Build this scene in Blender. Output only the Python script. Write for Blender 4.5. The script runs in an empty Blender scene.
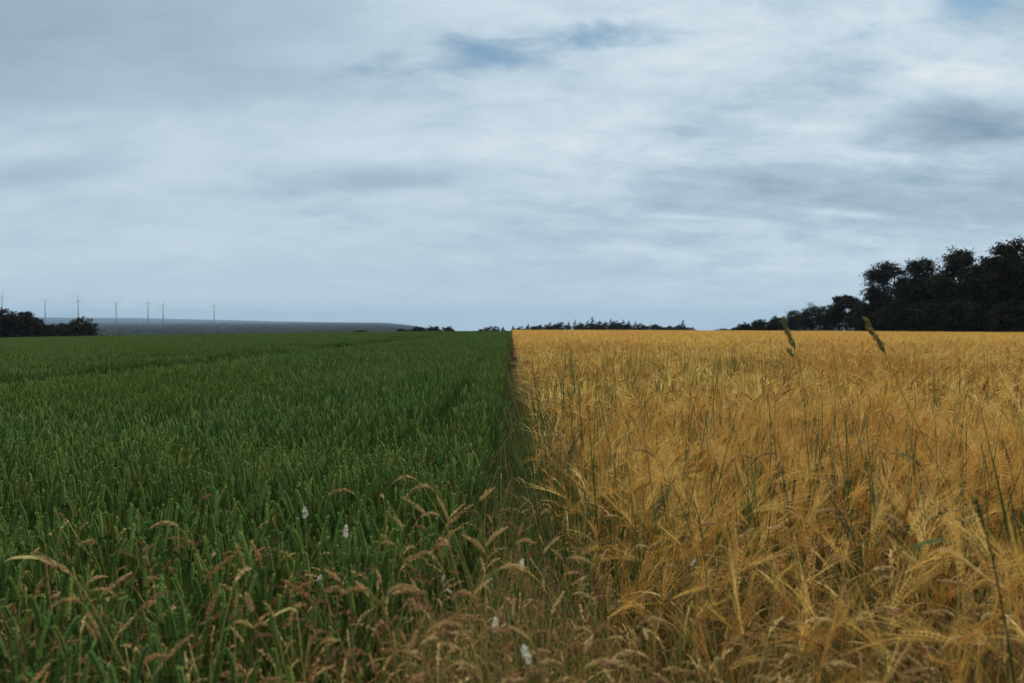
import bpy, math, random
import numpy as np
R = math.radians
rnd = random.Random(7)
rng = np.random.default_rng(11)
sc = bpy.context.scene
COL = sc.collection

# ------------------------------------------------------------------ camera
W, H, F = 1024, 683, 796.0
CAM_Z, PITCH = 1.6, math.atan(20.5 / 796.0)
cam_d = bpy.data.cameras.new('camera')
cam_d.sensor_width = 36.0
cam_d.lens = 36.0 * F / W
cam_d.clip_start, cam_d.clip_end = 0.05, 80000.0
cam_d.dof.use_dof = True
cam_d.dof.focus_distance = 6.0
cam_d.dof.aperture_fstop = 3.2
cam = bpy.data.objects.new('camera', cam_d)
COL.objects.link(cam)
cam.location = (0, 0, CAM_Z)
cam.rotation_euler = (R(90) - PITCH, 0, 0)
sc.camera = cam

# ------------------------------------------------------------------ sky, sun, exposure
SUN_EL, SUN_AZ = R(48), R(42)          # azimuth clockwise from +Y (the view direction)
wd = bpy.data.worlds.new('World')
sc.world = wd
wd.use_nodes = True
nt = wd.node_tree
nt.nodes.clear()


class NT:
    """small helper to write node trees"""
    def __init__(self, tree):
        self.t = tree

    def n(self, typ, _in=None, **props):
        nd = self.t.nodes.new(typ)
        for k, v in props.items():
            setattr(nd, k, v)
        for k, v in (_in or {}).items():
            self.put(nd.inputs[k], v)
        return nd

    def put(self, sock, v):
        if hasattr(v, 'is_linked') or isinstance(v, bpy.types.NodeSocket):
            self.t.links.new(v, sock)
        else:
            sock.default_value = v

    def math(self, op, a, b=0.0, c=0.0, clamp=False):
        nd = self.n('ShaderNodeMath', operation=op, use_clamp=clamp)
        self.put(nd.inputs[0], a)
        self.put(nd.inputs[1], b)
        self.put(nd.inputs[2], c)
        return nd.outputs[0]

    def mix(self, f, a, b, blend='MIX'):
        nd = self.n('ShaderNodeMix', data_type='RGBA', blend_type=blend)
        self.put(nd.inputs[0], f)
        self.put(nd.inputs[6], a)
        self.put(nd.inputs[7], b)
        return nd.outputs[2]

    def ramp(self, f, stops):
        nd = self.n('ShaderNodeValToRGB')
        self.put(nd.inputs[0], f)
        el = nd.color_ramp.elements
        while len(el) < len(stops):
            el.new(0.5)
        for e, (p, c) in zip(el, stops):
            e.position = p
            e.color = c if len(c) == 4 else (*c, 1)
        return nd.outputs[0]

    def smooth(self, v, lo, hi, a=0.0, b=1.0):
        nd = self.n('ShaderNodeMapRange', interpolation_type='SMOOTHSTEP')
        for i, x in enumerate((v, lo, hi, a, b)):
            self.put(nd.inputs[i], x)
        return nd.outputs[0]


w = NT(nt)
tc = w.n('ShaderNodeTexCoord')
sky = w.n('ShaderNodeTexSky', sky_type='NISHITA', sun_disc=False, sun_elevation=SUN_EL,
          sun_rotation=SUN_AZ, air_density=1.0, dust_density=1.0, ozone_density=1.0)
sep = w.n('ShaderNodeSeparateXYZ', {0: tc.outputs['Generated']})
dx, dy, dz = sep.outputs
# a cloud deck: the direction meets a layer, seen ever flatter towards the horizon
den = w.math('ADD', w.math('MAXIMUM', dz, 0.0), 0.25)
cx = w.math('DIVIDE', dx, den)
cy = w.math('DIVIDE', dy, den)
cp = w.n('ShaderNodeCombineXYZ', {0: cx, 1: cy, 2: 0.0}).outputs[0]


def cloud(scale, sx, sy, ox, oy, detail=6, rough=0.55, dist=0.4, rotz=0.0):
    m = w.n('ShaderNodeMapping', {'Vector': cp, 'Location': (ox, oy, 0), 'Rotation': (0, 0, rotz), 'Scale': (sx, sy, 1)})
    return w.n('ShaderNodeTexNoise', {'Vector': m.outputs[0], 'Scale': scale, 'Detail': detail,
                                      'Roughness': rough, 'Distortion': dist}).outputs[0]


def lobe(x, y, sx, sy, ang=0.0):
    """soft patch of the deck around the point (x, y)"""
    ca, sa = math.cos(ang), math.sin(ang)
    ux = w.math('SUBTRACT', cx, x)
    uy = w.math('SUBTRACT', cy, y)
    a = w.math('DIVIDE', w.math('ADD', w.math('MULTIPLY', ux, ca), w.math('MULTIPLY', uy, sa)), sx)
    b = w.math('DIVIDE', w.math('SUBTRACT', w.math('MULTIPLY', uy, ca), w.math('MULTIPLY', ux, sa)), sy)
    q = w.math('ADD', w.math('MULTIPLY', a, a), w.math('MULTIPLY', b, b))
    return w.math('EXPONENT', w.math('MULTIPLY', q, -1.0))


def deck(px, py):
    """point of the cloud layer that stands in a direction (x/z, y/z with the same flattening as above)"""
    v = np.array([(px - 512) / F, math.cos(PITCH) + (341.5 - py) / F * math.sin(PITCH),
                  -math.sin(PITCH) + (341.5 - py) / F * math.cos(PITCH)])
    v /= np.linalg.norm(v)
    d = max(v[2], 0) + 0.25
    return v[0] / d, v[1] / d


n_big = cloud(1.0, 1.0, 0.9, 3.1, 1.7, 5, 0.52, 0.3)
n_mid = cloud(2.6, 0.75, 1.05, 7.7, 2.9, 8, 0.60, 0.35, R(-14))
n_fine = cloud(7.0, 0.70, 1.1, 1.3, 9.2, 9, 0.64, 0.35, R(-20))
n_band = cloud(1.5, 0.30, 1.3, 5.2, 4.4, 6, 0.58, 0.3, R(3))


def add(*vs):
    r = vs[0]
    for v in vs[1:]:
        r = w.math('ADD', r, v)
    return r


def mul(a, b):
    return w.math('MULTIPLY', a, b)


def spot(px, py, hw, hh, k, ang=0.0):
    a, b = deck(px, py)
    sx = abs(deck(px + hw, py)[0] - deck(px - hw, py)[0]) / 2
    sy = abs(deck(px, py + hh)[1] - deck(px, py - hh)[1]) / 2
    return mul(lobe(a, b, sx, sy, ang), k)


gap = add(spot(605, 34, 80, 18, .86), spot(487, 54, 62, 24, .98), spot(972, 6, 50, 24, .95), spot(650, -6, 90, 14, .6), spot(385, 62, 50, 12, .3),
          spot(868, 34, 26, 14, .42), spot(330, 88, 90, 24, .14), spot(780, 22, 40, 14, .2))
dark = add(spot(985, 125, 120, 30, .95), spot(930, 205, 220, 32, .42), spot(390, 178, 110, 13, .5), spot(40, 20, 300, 130, .60),
           spot(50, 172, 110, 12, .36), spot(750, 186, 95, 18, .34), spot(850, 88, 40, 26, .30), spot(520, 225, 130, 18, .16),
           spot(990, 15, 60, 30, .4), spot(300, 85, 120, 24, .2))
bright = add(spot(885, 156, 70, 9, .85), spot(945, 84, 90, 20, .62), spot(740, 50, 130, 40, .45), spot(850, 214, 60, 4, .6),
             spot(685, 217, 30, 3, .5), spot(845, 112, 50, 30, .55), spot(760, 262, 240, 12, .22), spot(620, 130, 200, 80, .22), spot(420, 130, 160, 60, .10),
             spot(870, 12, 60, 22, .4), spot(430, 10, 70, 30, .25))
nb = w.math('SUBTRACT', n_big, 0.5)
nm = w.math('SUBTRACT', n_mid, 0.5)
nf = w.math('SUBTRACT', n_fine, 0.5)
nd_ = w.math('SUBTRACT', n_band, 0.5)
rough_edge = add(mul(nm, 2.0), mul(nf, 2.2))
# thickness of the clouds: 0 bright and thin, 1 dark underside
amp = w.smooth(dx, -0.30, 0.50, 0.40, 1.15)        # the cover breaks up towards the right
thick = add(0.38, mul(nb, .38), mul(amp, add(mul(nm, .66), mul(nf, .82))), mul(nd_, .22), mul(dark, .55), mul(bright, -.42))
thick = w.math('ADD', thick, 0.0, clamp=True)
ccol = w.ramp(thick, [(0.0, (6.7, 7.05, 7.1, 1)), (0.22, (5.1, 6.05, 6.75, 1)), (0.5, (3.55, 4.6, 5.45, 1)), (1.0, (1.8, 2.6, 3.5, 1))])
hz = w.smooth(dz, 0.0, 0.16, 1.0, 0.0)
ccol = w.mix(mul(hz, 0.62), ccol, (4.75, 5.75, 6.45, 1))
zen = w.smooth(dz, 0.42, 0.90, 1.0, 2.3)            # overcast is brightest overhead; raised and warmed out of view to light the fields
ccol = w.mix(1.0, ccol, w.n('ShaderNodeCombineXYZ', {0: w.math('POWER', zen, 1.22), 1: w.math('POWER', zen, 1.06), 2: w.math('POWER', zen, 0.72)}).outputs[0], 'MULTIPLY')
hole = w.smooth(add(mul(gap, 1.2), mul(rough_edge, .75)), 0.20, 1.2, 0.0, 0.74)
skyc = w.mix(1.0, sky.outputs[0], (0.36, 0.56, 0.62, 1), 'MULTIPLY')
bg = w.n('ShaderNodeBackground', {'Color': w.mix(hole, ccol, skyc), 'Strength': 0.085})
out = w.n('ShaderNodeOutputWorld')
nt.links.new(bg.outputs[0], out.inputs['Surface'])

sun_d = bpy.data.lights.new('sun', 'SUN')
sun_d.energy = 1.5
sun_d.angle = R(10)
sun_d.color = (1.0, 0.93, 0.82)
sun = bpy.data.objects.new('sun', sun_d)
COL.objects.link(sun)
sun.rotation_euler = (R(90) - SUN_EL, 0, math.pi - SUN_AZ)
sun.location = (40, 40, 60)

sc.view_settings.view_transform = 'Standard'
sc.view_settings.look = 'None'
sc.view_settings.exposure = 0.48
sc.view_settings.gamma = 1.0
sc.render.engine = 'CYCLES'
cy_ = sc.cycles
cy_.max_bounces, cy_.diffuse_bounces, cy_.glossy_bounces = 6, 4, 2
cy_.transmission_bounces, cy_.volume_bounces, cy_.transparent_max_bounces = 4, 0, 8
cy_.use_denoising = True
cy_.caustics_reflective = cy_.caustics_refractive = False


# ------------------------------------------------------------------ helpers
def at(px, py, Y):
    """point at depth Y in the direction of a picture position"""
    v = np.array([(px - 512) / F, math.cos(PITCH) + (341.5 - py) / F * math.sin(PITCH),
                  -math.sin(PITCH) + (341.5 - py) / F * math.cos(PITCH)])
    return np.array([0, 0, CAM_Z]) + v * (Y / v[1])


def hash2(ix, iy, seed):
    h = (ix.astype(np.int64) * 374761393 + iy.astype(np.int64) * 668265263 + seed * 974634777) & 0xffffffff
    h = ((h ^ (h >> 13)) * 1274126177) & 0xffffffff
    return ((h ^ (h >> 16)) & 0xffff) / 65535.0


def vnoise(x, y, seed=0):
    x = np.asarray(x, float)
    y = np.asarray(y, float)
    ix, iy = np.floor(x), np.floor(y)
    fx, fy = x - ix, y - iy
    fx, fy = fx * fx * (3 - 2 * fx), fy * fy * (3 - 2 * fy)
    a, b = hash2(ix, iy, seed), hash2(ix + 1, iy, seed)
    c, d = hash2(ix, iy + 1, seed), hash2(ix + 1, iy + 1, seed)
    return (a * (1 - fx) + b * fx) * (1 - fy) + (c * (1 - fx) + d * fx) * fy


def sstep(a, b, x):
    t = np.clip((np.asarray(x, float) - a) / (b - a), 0, 1)
    return t * t * (3 - 2 * t)


def ground_z(x, y):
    x = np.asarray(x, float)
    y = np.asarray(y, float)
    yy = np.clip(y, 0, 200)
    z = -1.33 * (yy / 170) ** 1.5
    z -= np.where(x < 0, 0.98, 0.3) * (np.clip(np.abs(x), 0, 120) / 77) ** 1.5
    e = np.maximum(np.maximum(y - 185, (-x - 115) * 0.8), 0)
    right = sstep(60, 220, x) * (1 - sstep(320, 700, y))
    z -= 30 * sstep(0, 900, e) * (1 - right)
    r = np.hypot(x, y)
    t_ = -x / np.maximum(y, 1)
    z -= np.where(y > 0, 1 - sstep(.03, .17, t_), 0) * (1 - right) * .0150 * np.maximum(r - 430, 0)
    k = (.55 + .45 * np.clip(-x / np.maximum(y, 1) / .6, 0, 1.4)) * sstep(.12, .48, -x / np.maximum(y, 1)) * (y > 0)
    z += sstep(8500, 14500, r) * k * (92 + 50 * (vnoise(x / 1500, y / 3000, 3) - .5) + 22 * (vnoise(x / 500, y / 900, 4) - .5))
    z += sstep(250, 800, e) * 3.0 * (vnoise(x / 240, y / 300, 8) - .5)
    return z


class MB:
    """collects geometry for ONE mesh object"""
    def __init__(self):
        self.v, self.f, self.m, self.t = [], [], [], []

    def add(self, vs, fs, mat=0, tint=0.0):
        b = len(self.v)
        self.v += [tuple(p) for p in vs]
        self.t += [tint] * len(vs)
        self.f += [tuple(i + b for i in f) for f in fs]
        self.m += [mat] * len(fs)

    def ribbon(self, pts, wd_, side, mat=0, tint=0.0):
        vs, fs = [], []
        for p, ww in zip(pts, wd_):
            p = np.asarray(p)
            s = np.asarray(side) * ww / 2
            vs += [p - s, p + s]
        for i in range(len(pts) - 1):
            fs.append((2 * i, 2 * i + 1, 2 * i + 3, 2 * i + 2))
        self.add(vs, fs, mat, tint)

    def tube(self, pts, rad, n=4, mat=0, tint=0.0, cap=True):
        pts = [np.asarray(p, float) for p in pts]
        vs, fs = [], []
        a = None
        for i, p in enumerate(pts):
            t = pts[min(i + 1, len(pts) - 1)] - pts[max(i - 1, 0)]
            t /= (np.linalg.norm(t) + 1e-9)
            if a is None:
                a = np.cross(t, (0, 1, 0) if abs(t[1]) < .9 else (1, 0, 0))
            a = a - t * np.dot(a, t)
            a /= (np.linalg.norm(a) + 1e-9)
            b = np.cross(t, a)
            for k in range(n):
                th = 2 * math.pi * k / n
                vs.append(p + (a * math.cos(th) + b * math.sin(th)) * rad[i])
        for i in range(len(pts) - 1):
            for k in range(n):
                fs.append((i * n + k, i * n + (k + 1) % n, (i + 1) * n + (k + 1) % n, (i + 1) * n + k))
        if cap:
            fs.append(tuple(range(n))[::-1])
            fs.append(tuple(range((len(pts) - 1) * n, len(pts) * n)))
        self.add(vs, fs, mat, tint)

    def grain(self, c, d, ln, wd_, mat=0, tint=0.0, n=4):
        """a small seed: bipyramid along d"""
        d = np.asarray(d, float)
        d = d / (np.linalg.norm(d) + 1e-9)
        a = np.cross(d, (0.3, 0.9, 0.2))
        a /= (np.linalg.norm(a) + 1e-9)
        b = np.cross(d, a)
        c = np.asarray(c, float)
        vs = [c - d * ln * .42]
        for k in range(n):
            th = 2 * math.pi * k / n
            vs.append(c - d * ln * .05 + (a * math.cos(th) + b * math.sin(th)) * wd_ / 2)
        vs.append(c + d * ln * .58)
        fs = []
        for k in range(n):
            fs += [(0, 1 + (k + 1) % n, 1 + k), (n + 1, 1 + k, 1 + (k + 1) % n)]
        self.add(vs, fs, mat, tint)

    def join(self, o, off=(0, 0, 0), rz=0.0, s=1.0, tint=0.0, sz=None, lean=0.0):
        b = len(self.v)
        P = np.array(o.v, float)
        P = P * np.array([s, s, sz or s])
        if lean:
            c_, s_ = math.cos(lean), math.sin(lean)
            P = np.stack([P[:, 0] * c_ + P[:, 2] * s_, P[:, 1], P[:, 2] * c_ - P[:, 0] * s_], 1)
        c_, s_ = math.cos(rz), math.sin(rz)
        P = np.stack([P[:, 0] * c_ - P[:, 1] * s_, P[:, 0] * s_ + P[:, 1] * c_, P[:, 2]], 1) + np.array(off)
        self.v += [tuple(p) for p in P]
        self.t += [x + tint for x in o.t]
        self.f += [tuple(i + b for i in f) for f in o.f]
        self.m += o.m

    def mesh(self, name, mats, smooth=True):
        me = bpy.data.meshes.new(name)
        me.from_pydata([tuple(map(float, p)) for p in self.v], [], self.f)
        for m in mats:
            me.materials.append(m)
        me.polygons.foreach_set('material_index', self.m)
        if smooth:
            me.polygons.foreach_set('use_smooth', [True] * len(self.f))
        a = me.attributes.new('tint', 'FLOAT', 'POINT')
        a.data.foreach_set('value', np.array(self.t, np.float32))
        me.update()
        return me


def link(name, me, parent=None):
    o = bpy.data.objects.new(name, me)
    COL.objects.link(o)
    if parent:
        o.parent = parent
    return o


def tag(o, label=None, cat=None, group=None, kind=None):
    if label:
        o['label'] = label
    if cat:
        o['category'] = cat
    if group:
        o['group'] = group
    if kind:
        o['kind'] = kind
    return o


def empty(name, loc, rz=0.0, label=None, cat=None, group=None):
    o = bpy.data.objects.new(name, None)
    o.empty_display_size = 0.05
    COL.objects.link(o)
    o.location = tuple(map(float, loc))
    o.rotation_euler = (0, 0, rz)
    return tag(o, label, cat, group, 'thing')


def quads_mesh(name, P, tint, mat):
    """P: (n,4,3) loose leaf faces"""
    n = len(P)
    me = bpy.data.meshes.new(name)
    me.vertices.add(n * 4)
    me.vertices.foreach_set('co', P.reshape(-1).astype(np.float32))
    me.loops.add(n * 4)
    me.loops.foreach_set('vertex_index', np.arange(n * 4, dtype=np.int32))
    me.polygons.add(n)
    me.polygons.foreach_set('loop_start', np.arange(0, n * 4, 4, dtype=np.int32))
    me.materials.append(mat)
    a = me.attributes.new('tint', 'FLOAT', 'POINT')
    a.data.foreach_set('value', np.repeat(tint, 4).astype(np.float32))
    me.update(calc_edges=True)
    me.validate()
    return me


# ------------------------------------------------------------------ materials
def plant_mat(name, stops, transl=0.25, rough=0.6, patch=None, patch_scale=0.25, spec=0.25):
    """each plant its own shade from the ramp, plus broad patches of another hue across the field"""
    m = bpy.data.materials.new(name)
    m.use_nodes = True
    t = m.node_tree
    t.nodes.clear()
    q = NT(t)
    at_ = q.n('ShaderNodeAttribute', attribute_name='tint')
    oi = q.n('ShaderNodeObjectInfo')
    v = q.math('FRACT', q.math('ADD', at_.outputs['Fac'], oi.outputs['Random']))
    col = q.ramp(v, stops)
    geo = q.n('ShaderNodeNewGeometry')
    if patch:
        ns = q.n('ShaderNodeTexNoise', {'Vector': geo.outputs['Position'], 'Scale': patch_scale, 'Detail': 3, 'Roughness': .6})
        fac = q.smooth(ns.outputs[0], .42, .68, 0.0, patch[1])
        col = q.mix(fac, col, (*patch[0], 1), patch[2] if len(patch) > 2 else 'MIX')
    ns2 = q.n('ShaderNodeTexNoise', {'Vector': geo.outputs['Position'], 'Scale': 55.0, 'Detail': 2})
    k = q.smooth(ns2.outputs[0], .3, .7, .78, 1.18)
    col = q.mix(1.0, col, q.n('ShaderNodeCombineXYZ', {0: k, 1: k, 2: k}).outputs[0], 'MULTIPLY')
    pb = q.n('ShaderNodeBsdfPrincipled', {'Base Color': col, 'Roughness': rough, 'Specular IOR Level': spec})
    o = q.n('ShaderNodeOutputMaterial')
    if transl > 0:
        tr = q.n('ShaderNodeBsdfTranslucent', {'Color': col})
        mx = q.n('ShaderNodeMixShader', {0: transl})
        t.links.new(pb.outputs[0], mx.inputs[1])
        t.links.new(tr.outputs[0], mx.inputs[2])
        t.links.new(mx.outputs[0], o.inputs[0])
    else:
        t.links.new(pb.outputs[0], o.inputs[0])
    return m


OCHRE = ((0.46, 0.18, 0.03), 0.5)
M_bstem = plant_mat('barley_straw', [(0, (.28, .15, .035)), (.6, (.40, .24, .06)), (.9, (.36, .29, .06)), (1, (.20, .22, .045))], .2, patch=OCHRE)
M_bear = plant_mat('barley_ear', [(0, (.26, .11, .02)), (.45, (.54, .30, .06)), (.8, (.74, .49, .12)), (.9, (.76, .54, .16)), (1, (.40, .34, .07))], .15, patch=OCHRE)
M_bawn = plant_mat('barley_awn', [(0, (.42, .19, .03)), (.35, (.62, .35, .07)), (.7, (.80, .52, .12)), (1, (.88, .66, .24))], .3, patch=((.58, .28, .06), .6))
M_bleaf = plant_mat('barley_leaf', [(0, (.32, .16, .04)), (.5, (.60, .40, .12)), (.7, (.70, .48, .15)), (.8, (.40, .36, .10)), (1, (.19, .22, .06))], .35, patch=OCHRE)
OLIVE = ((.10, .13, .020), .6)
M_wstem = plant_mat('wheat_stem', [(0, (.055, .09, .02)), (1, (.09, .125, .028))], .2)
M_wear = plant_mat('wheat_ear', [(0, (.062, .122, .030)), (.5, (.088, .155, .036)), (.85, (.125, .180, .042)), (1, (.21, .20, .055))], .12, patch=OLIVE, spec=.1)
M_wleaf = plant_mat('wheat_leaf', [(0, (.020, .054, .012)), (.6, (.034, .078, .016)), (.9, (.064, .106, .020)), (1, (.20, .18, .05))], .3, patch=OLIVE, spec=.1)
M_vleaf = plant_mat('verge_blade', [(0, (.04, .078, .014)), (.5, (.08, .12, .022)), (.66, (.16, .17, .035)), (.85, (.26, .21, .07)), (1, (.36, .24, .10))], .3)
M_gpan = plant_mat('brown_panicle', [(0, (.28, .115, .042)), (.4, (.44, .235, .09)), (.75, (.62, .41, .18)), (1, (.76, .57, .30))], .25, .7)
M_gpale = plant_mat('pale_panicle', [(0, (.50, .29, .11)), (.5, (.62, .41, .17)), (1, (.76, .57, .30))], .3, .7)
M_gstem = plant_mat('grass_stem', [(0, (.22, .15, .04)), (.5, (.36, .25, .08)), (1, (.15, .18, .04))], .2)
M_weed = plant_mat('green_weed_stem', [(0, (.035, .07, .015)), (.6, (.06, .10, .022)), (1, (.12, .14, .035))], .2)
M_weedhead = plant_mat('green_weed_head', [(0, (.06, .06, .025)), (.5, (.12, .10, .045)), (1, (.20, .16, .07))], .2)
M_tall = plant_mat('tall_stem', [(0, (.16, .15, .045)), (1, (.22, .19, .06))], .2)
M_cock = plant_mat('cocksfoot_head', [(0, (.18, .19, .06)), (.5, (.30, .30, .11)), (1, (.38, .27, .12))], .25)
M_white = plant_mat('white_fluff', [(0, (.74, .68, .58)), (1, (.86, .82, .74))], .35, .8)
M_yellow = plant_mat('yellow_blade', [(0, (.50, .42, .14)), (1, (.58, .50, .20))], .4)
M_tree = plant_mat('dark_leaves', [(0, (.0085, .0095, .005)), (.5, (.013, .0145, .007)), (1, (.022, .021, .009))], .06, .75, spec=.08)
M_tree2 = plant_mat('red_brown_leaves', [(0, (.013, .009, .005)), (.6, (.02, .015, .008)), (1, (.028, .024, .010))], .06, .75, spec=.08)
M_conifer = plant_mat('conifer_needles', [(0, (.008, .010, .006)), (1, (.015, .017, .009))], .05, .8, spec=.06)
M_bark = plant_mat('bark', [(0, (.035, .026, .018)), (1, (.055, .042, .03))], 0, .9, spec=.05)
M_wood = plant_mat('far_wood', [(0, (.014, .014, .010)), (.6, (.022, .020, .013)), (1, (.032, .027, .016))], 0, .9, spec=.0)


def simple(name, col, rough=.5, metal=0.0):
    m = bpy.data.materials.new(name)
    m.use_nodes = True
    q = NT(m.node_tree)
    pb = m.node_tree.nodes['Principled BSDF']
    ns = q.n('ShaderNodeTexNoise', {'Scale': .4, 'Detail': 4})
    q.put(pb.inputs['Base Color'], q.mix(q.smooth(ns.outputs[0], .3, .7), (*[c * .9 for c in col], 1), (*[c * 1.06 for c in col], 1)))
    pb.inputs['Roughness'].default_value = rough
    pb.inputs['Metallic'].default_value = metal
    return m


M_turb = simple('turbine_paint', (.24, .25, .27), .5)

# ------------------------------------------------------------------ ground
gm = bpy.data.materials.new('ground')
gm.use_nodes = True
q = NT(gm.node_tree)
pb = gm.node_tree.nodes['Principled BSDF']
geo = q.n('ShaderNodeNewGeometry')
pos = geo.outputs['Position']
s1 = q.n('ShaderNodeTexNoise', {'Vector': pos, 'Scale': 9.0, 'Detail': 8, 'Roughness': .7}).outputs[0]
soil = q.ramp(s1, [(.3, (.012, .007, .004)), (.5, (.028, .015, .009)), (.72, (.055, .032, .019))])
straw = q.n('ShaderNodeTexNoise', {'Vector': pos, 'Scale': 60.0, 'Detail': 3, 'Distortion': 2}).outputs[0]
soil = q.mix(q.smooth(straw, .60, .68, 0, .55), soil, (.10, .06, .025, 1))
s2 = q.n('ShaderNodeTexVoronoi', {'Vector': q.n('ShaderNodeMapping', {'Vector': pos, 'Scale': (.0022, .0010, 0)}).outputs[0], 'Scale': 1.0})
land = q.ramp(q.n('ShaderNodeSeparateColor', {0: s2.outputs['Color']}).outputs[0],
              [(0, (.012, .012, .008)), (.4, (.016, .015, .009)), (.7, (.022, .018, .011)), (.93, (.032, .025, .016)), (1, (.06, .05, .03))])
s3 = q.n('ShaderNodeTexNoise', {'Vector': pos, 'Scale': .02, 'Detail': 6}).outputs[0]
land = q.mix(q.smooth(s3, .35, .6, 0, .6), land, (.018, .018, .011, 1))
sp = q.n('ShaderNodeSeparateXYZ', {0: pos})
far = q.smooth(sp.outputs[1], 172.0, 190.0)
q.put(pb.inputs['Base Color'], q.mix(far, soil, land))
pb.inputs['Roughness'].default_value = .95
pb.inputs['Specular IOR Level'].default_value = .1
bmp = q.n('ShaderNodeBump', {'Height': s1, 'Strength': .8, 'Distance': .04})
q.put(pb.inputs['Normal'], bmp.outputs[0])

u = np.linspace(-1, 1, 301)
gx = np.sinh(u * 7.2) / math.sinh(7.2) * 15000
v_ = np.linspace(-1, 1, 421)
gy = np.sinh(v_ * 6.8) / math.sinh(6.8) * 16000
GX, GY = np.meshgrid(gx, gy)
GZ = ground_z(GX, GY)
near = np.hypot(GX, GY) < 30
GZ = GZ + np.where(near, 0.05 * (vnoise(GX * 6, GY * 6, 21) - .5) + .03 * (vnoise(GX * 15, GY * 15, 22) - .5), 0)
ny, nx = GX.shape
co = np.stack([GX, GY, GZ], -1).reshape(-1, 3)
ii = np.arange(nx * ny).reshape(ny, nx)
fa = np.stack([ii[:-1, :-1], ii[:-1, 1:], ii[1:, 1:], ii[1:, :-1]], -1).reshape(-1, 4)
me = bpy.data.meshes.new('ground')
me.from_pydata(co.tolist(), [], fa.tolist())
me.polygons.foreach_set('use_smooth', [True] * len(fa))
me.materials.append(gm)
tag(link('ground', me), 'brown soil of the fields falling away to a dark far plain and hills', 'ground', kind='structure')


# ------------------------------------------------------------------ crop plants
def curve(p0, d0, bend, ln, n):
    """points of a path of length ln that turns in the x-z plane; angles measured from straight up"""
    pts = [np.array(p0, float)]
    for i in range(n):
        a = d0 + bend * ((i + .5) / n)
        pts.append(pts[-1] + np.array([math.sin(a), 0, math.cos(a)]) * ln / n)
    return pts


def rotz(p, a):
    c_, s_ = math.cos(a), math.sin(a)
    return np.array([p[0] * c_ - p[1] * s_, p[0] * s_ + p[1] * c_, p[2]])


def blade(mb, base, az, up, bend, ln, wd_, mat, tint, n=5):
    pts = curve((0, 0, 0), up, bend, ln, n)
    pts = [rotz(p, az) + np.array(base) for p in pts]
    side = rotz((0, 1, 0), az)
    ws = [wd_ * min(1, .55 + 1.6 * t) * (1 - t ** 2.2) + .0006 for t in np.linspace(0, 1, n + 1)]
    mb.ribbon(pts, ws, side, mat, tint)


def barley(seed, lod=0):
    """returns {part: MB}; ear nods towards +x"""
    r = random.Random(seed)
    P = {'stem': MB(), 'ear': MB(), 'leaf': []}
    tint = r.random()
    hgt = r.uniform(.62, .74)
    stem = curve((0, 0, 0), r.uniform(-.05, .05), r.uniform(0, .22), hgt, 4 if lod == 0 else 2)
    a0 = r.uniform(.15, .35)
    nod = r.uniform(.15, 1.65)
    neck = curve(stem[-1], a0, nod * .62, .085, 4 if lod == 0 else 2)
    sp_ = stem + neck[1:]
    if lod == 0:
        P['stem'].tube(sp_, [.0019] * 4 + [.0014] * (len(sp_) - 4), 4, 0, tint, False)
    else:
        P['stem'].ribbon(sp_, [.004] * len(sp_), (0, 1, 0), 0, tint)
    ns = 9 if lod == 0 else 4
    ear = curve(neck[-1], a0 + nod * .62, nod * .38, r.uniform(.075, .10), ns)
    aw_l = r.uniform(.11, .165)
    E = P['ear']
    tw = r.uniform(0, math.pi)
    if lod == 0:
        for i in range(ns):
            d = ear[i + 1] - ear[i]
            d /= np.linalg.norm(d)
            sd = np.array([0, 1, 0]) * math.cos(tw) + np.cross(d, (0, 1, 0)) * math.sin(tw)
            for s in (-1, 1):
                c = (ear[i] + ear[i + 1]) / 2 + sd * s * .0032
                k = d + sd * s * .22
                E.grain(c, k, .0135, .0055, 1, tint, 4)
                if r.random() < .10:
                    continue
                st = c + k * .006
                wob = np.array([r.gauss(0, .08), r.gauss(0, .08), r.gauss(0, .08)])
                dd = k + sd * s * r.uniform(.0, .14) + wob
                dd /= np.linalg.norm(dd)
                l2 = aw_l * r.uniform(.75, 1.1)
                p1 = st + dd * l2 * .5
                p2 = p1 + (dd + np.array([0, 0, -.10]) + wob * .5) * l2 * .5
                sd2 = np.cross(dd, (r.gauss(0, 1), r.gauss(0, 1), r.gauss(0, 1)))
                sd2 /= np.linalg.norm(sd2)
                E.ribbon([st, p1, p2], [.0013, .0010, .0003], sd2, 2, tint)
    else:
        E.tube(ear, [.003, .006, .006, .005, .002], 4, 1, tint, False)
        na = 10
        for k in range(na):
            i = r.randrange(ns)
            st = ear[i]
            d = ear[i + 1] - ear[i]
            d /= np.linalg.norm(d)
            dd = d + np.array([r.gauss(0, .16), r.gauss(0, .16), r.gauss(0, .16)])
            dd /= np.linalg.norm(dd)
            sd2 = np.cross(dd, (r.gauss(0, 1), r.gauss(0, 1), r.gauss(0, 1)))
            sd2 /= np.linalg.norm(sd2)
            e = st + dd * aw_l * r.uniform(.8, 1.1)
            wv = sd2 * .0011
            E.add([st - wv, st + wv, e], [(0, 1, 2)], 2, tint)
    for k in range(2):
        L = MB()
        f_ = r.uniform(.42, .92)
        b = np.array([0, 0, hgt * f_])
        blade(L, b, r.uniform(0, 6.28), r.uniform(.2, .6), r.uniform(.6, 2.0), r.uniform(.12, .22), r.uniform(.007, .012), 3, tint + r.uniform(-.1, .25), 5 if lod == 0 else 3)
        P['leaf'].append(L)
    return P


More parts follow.
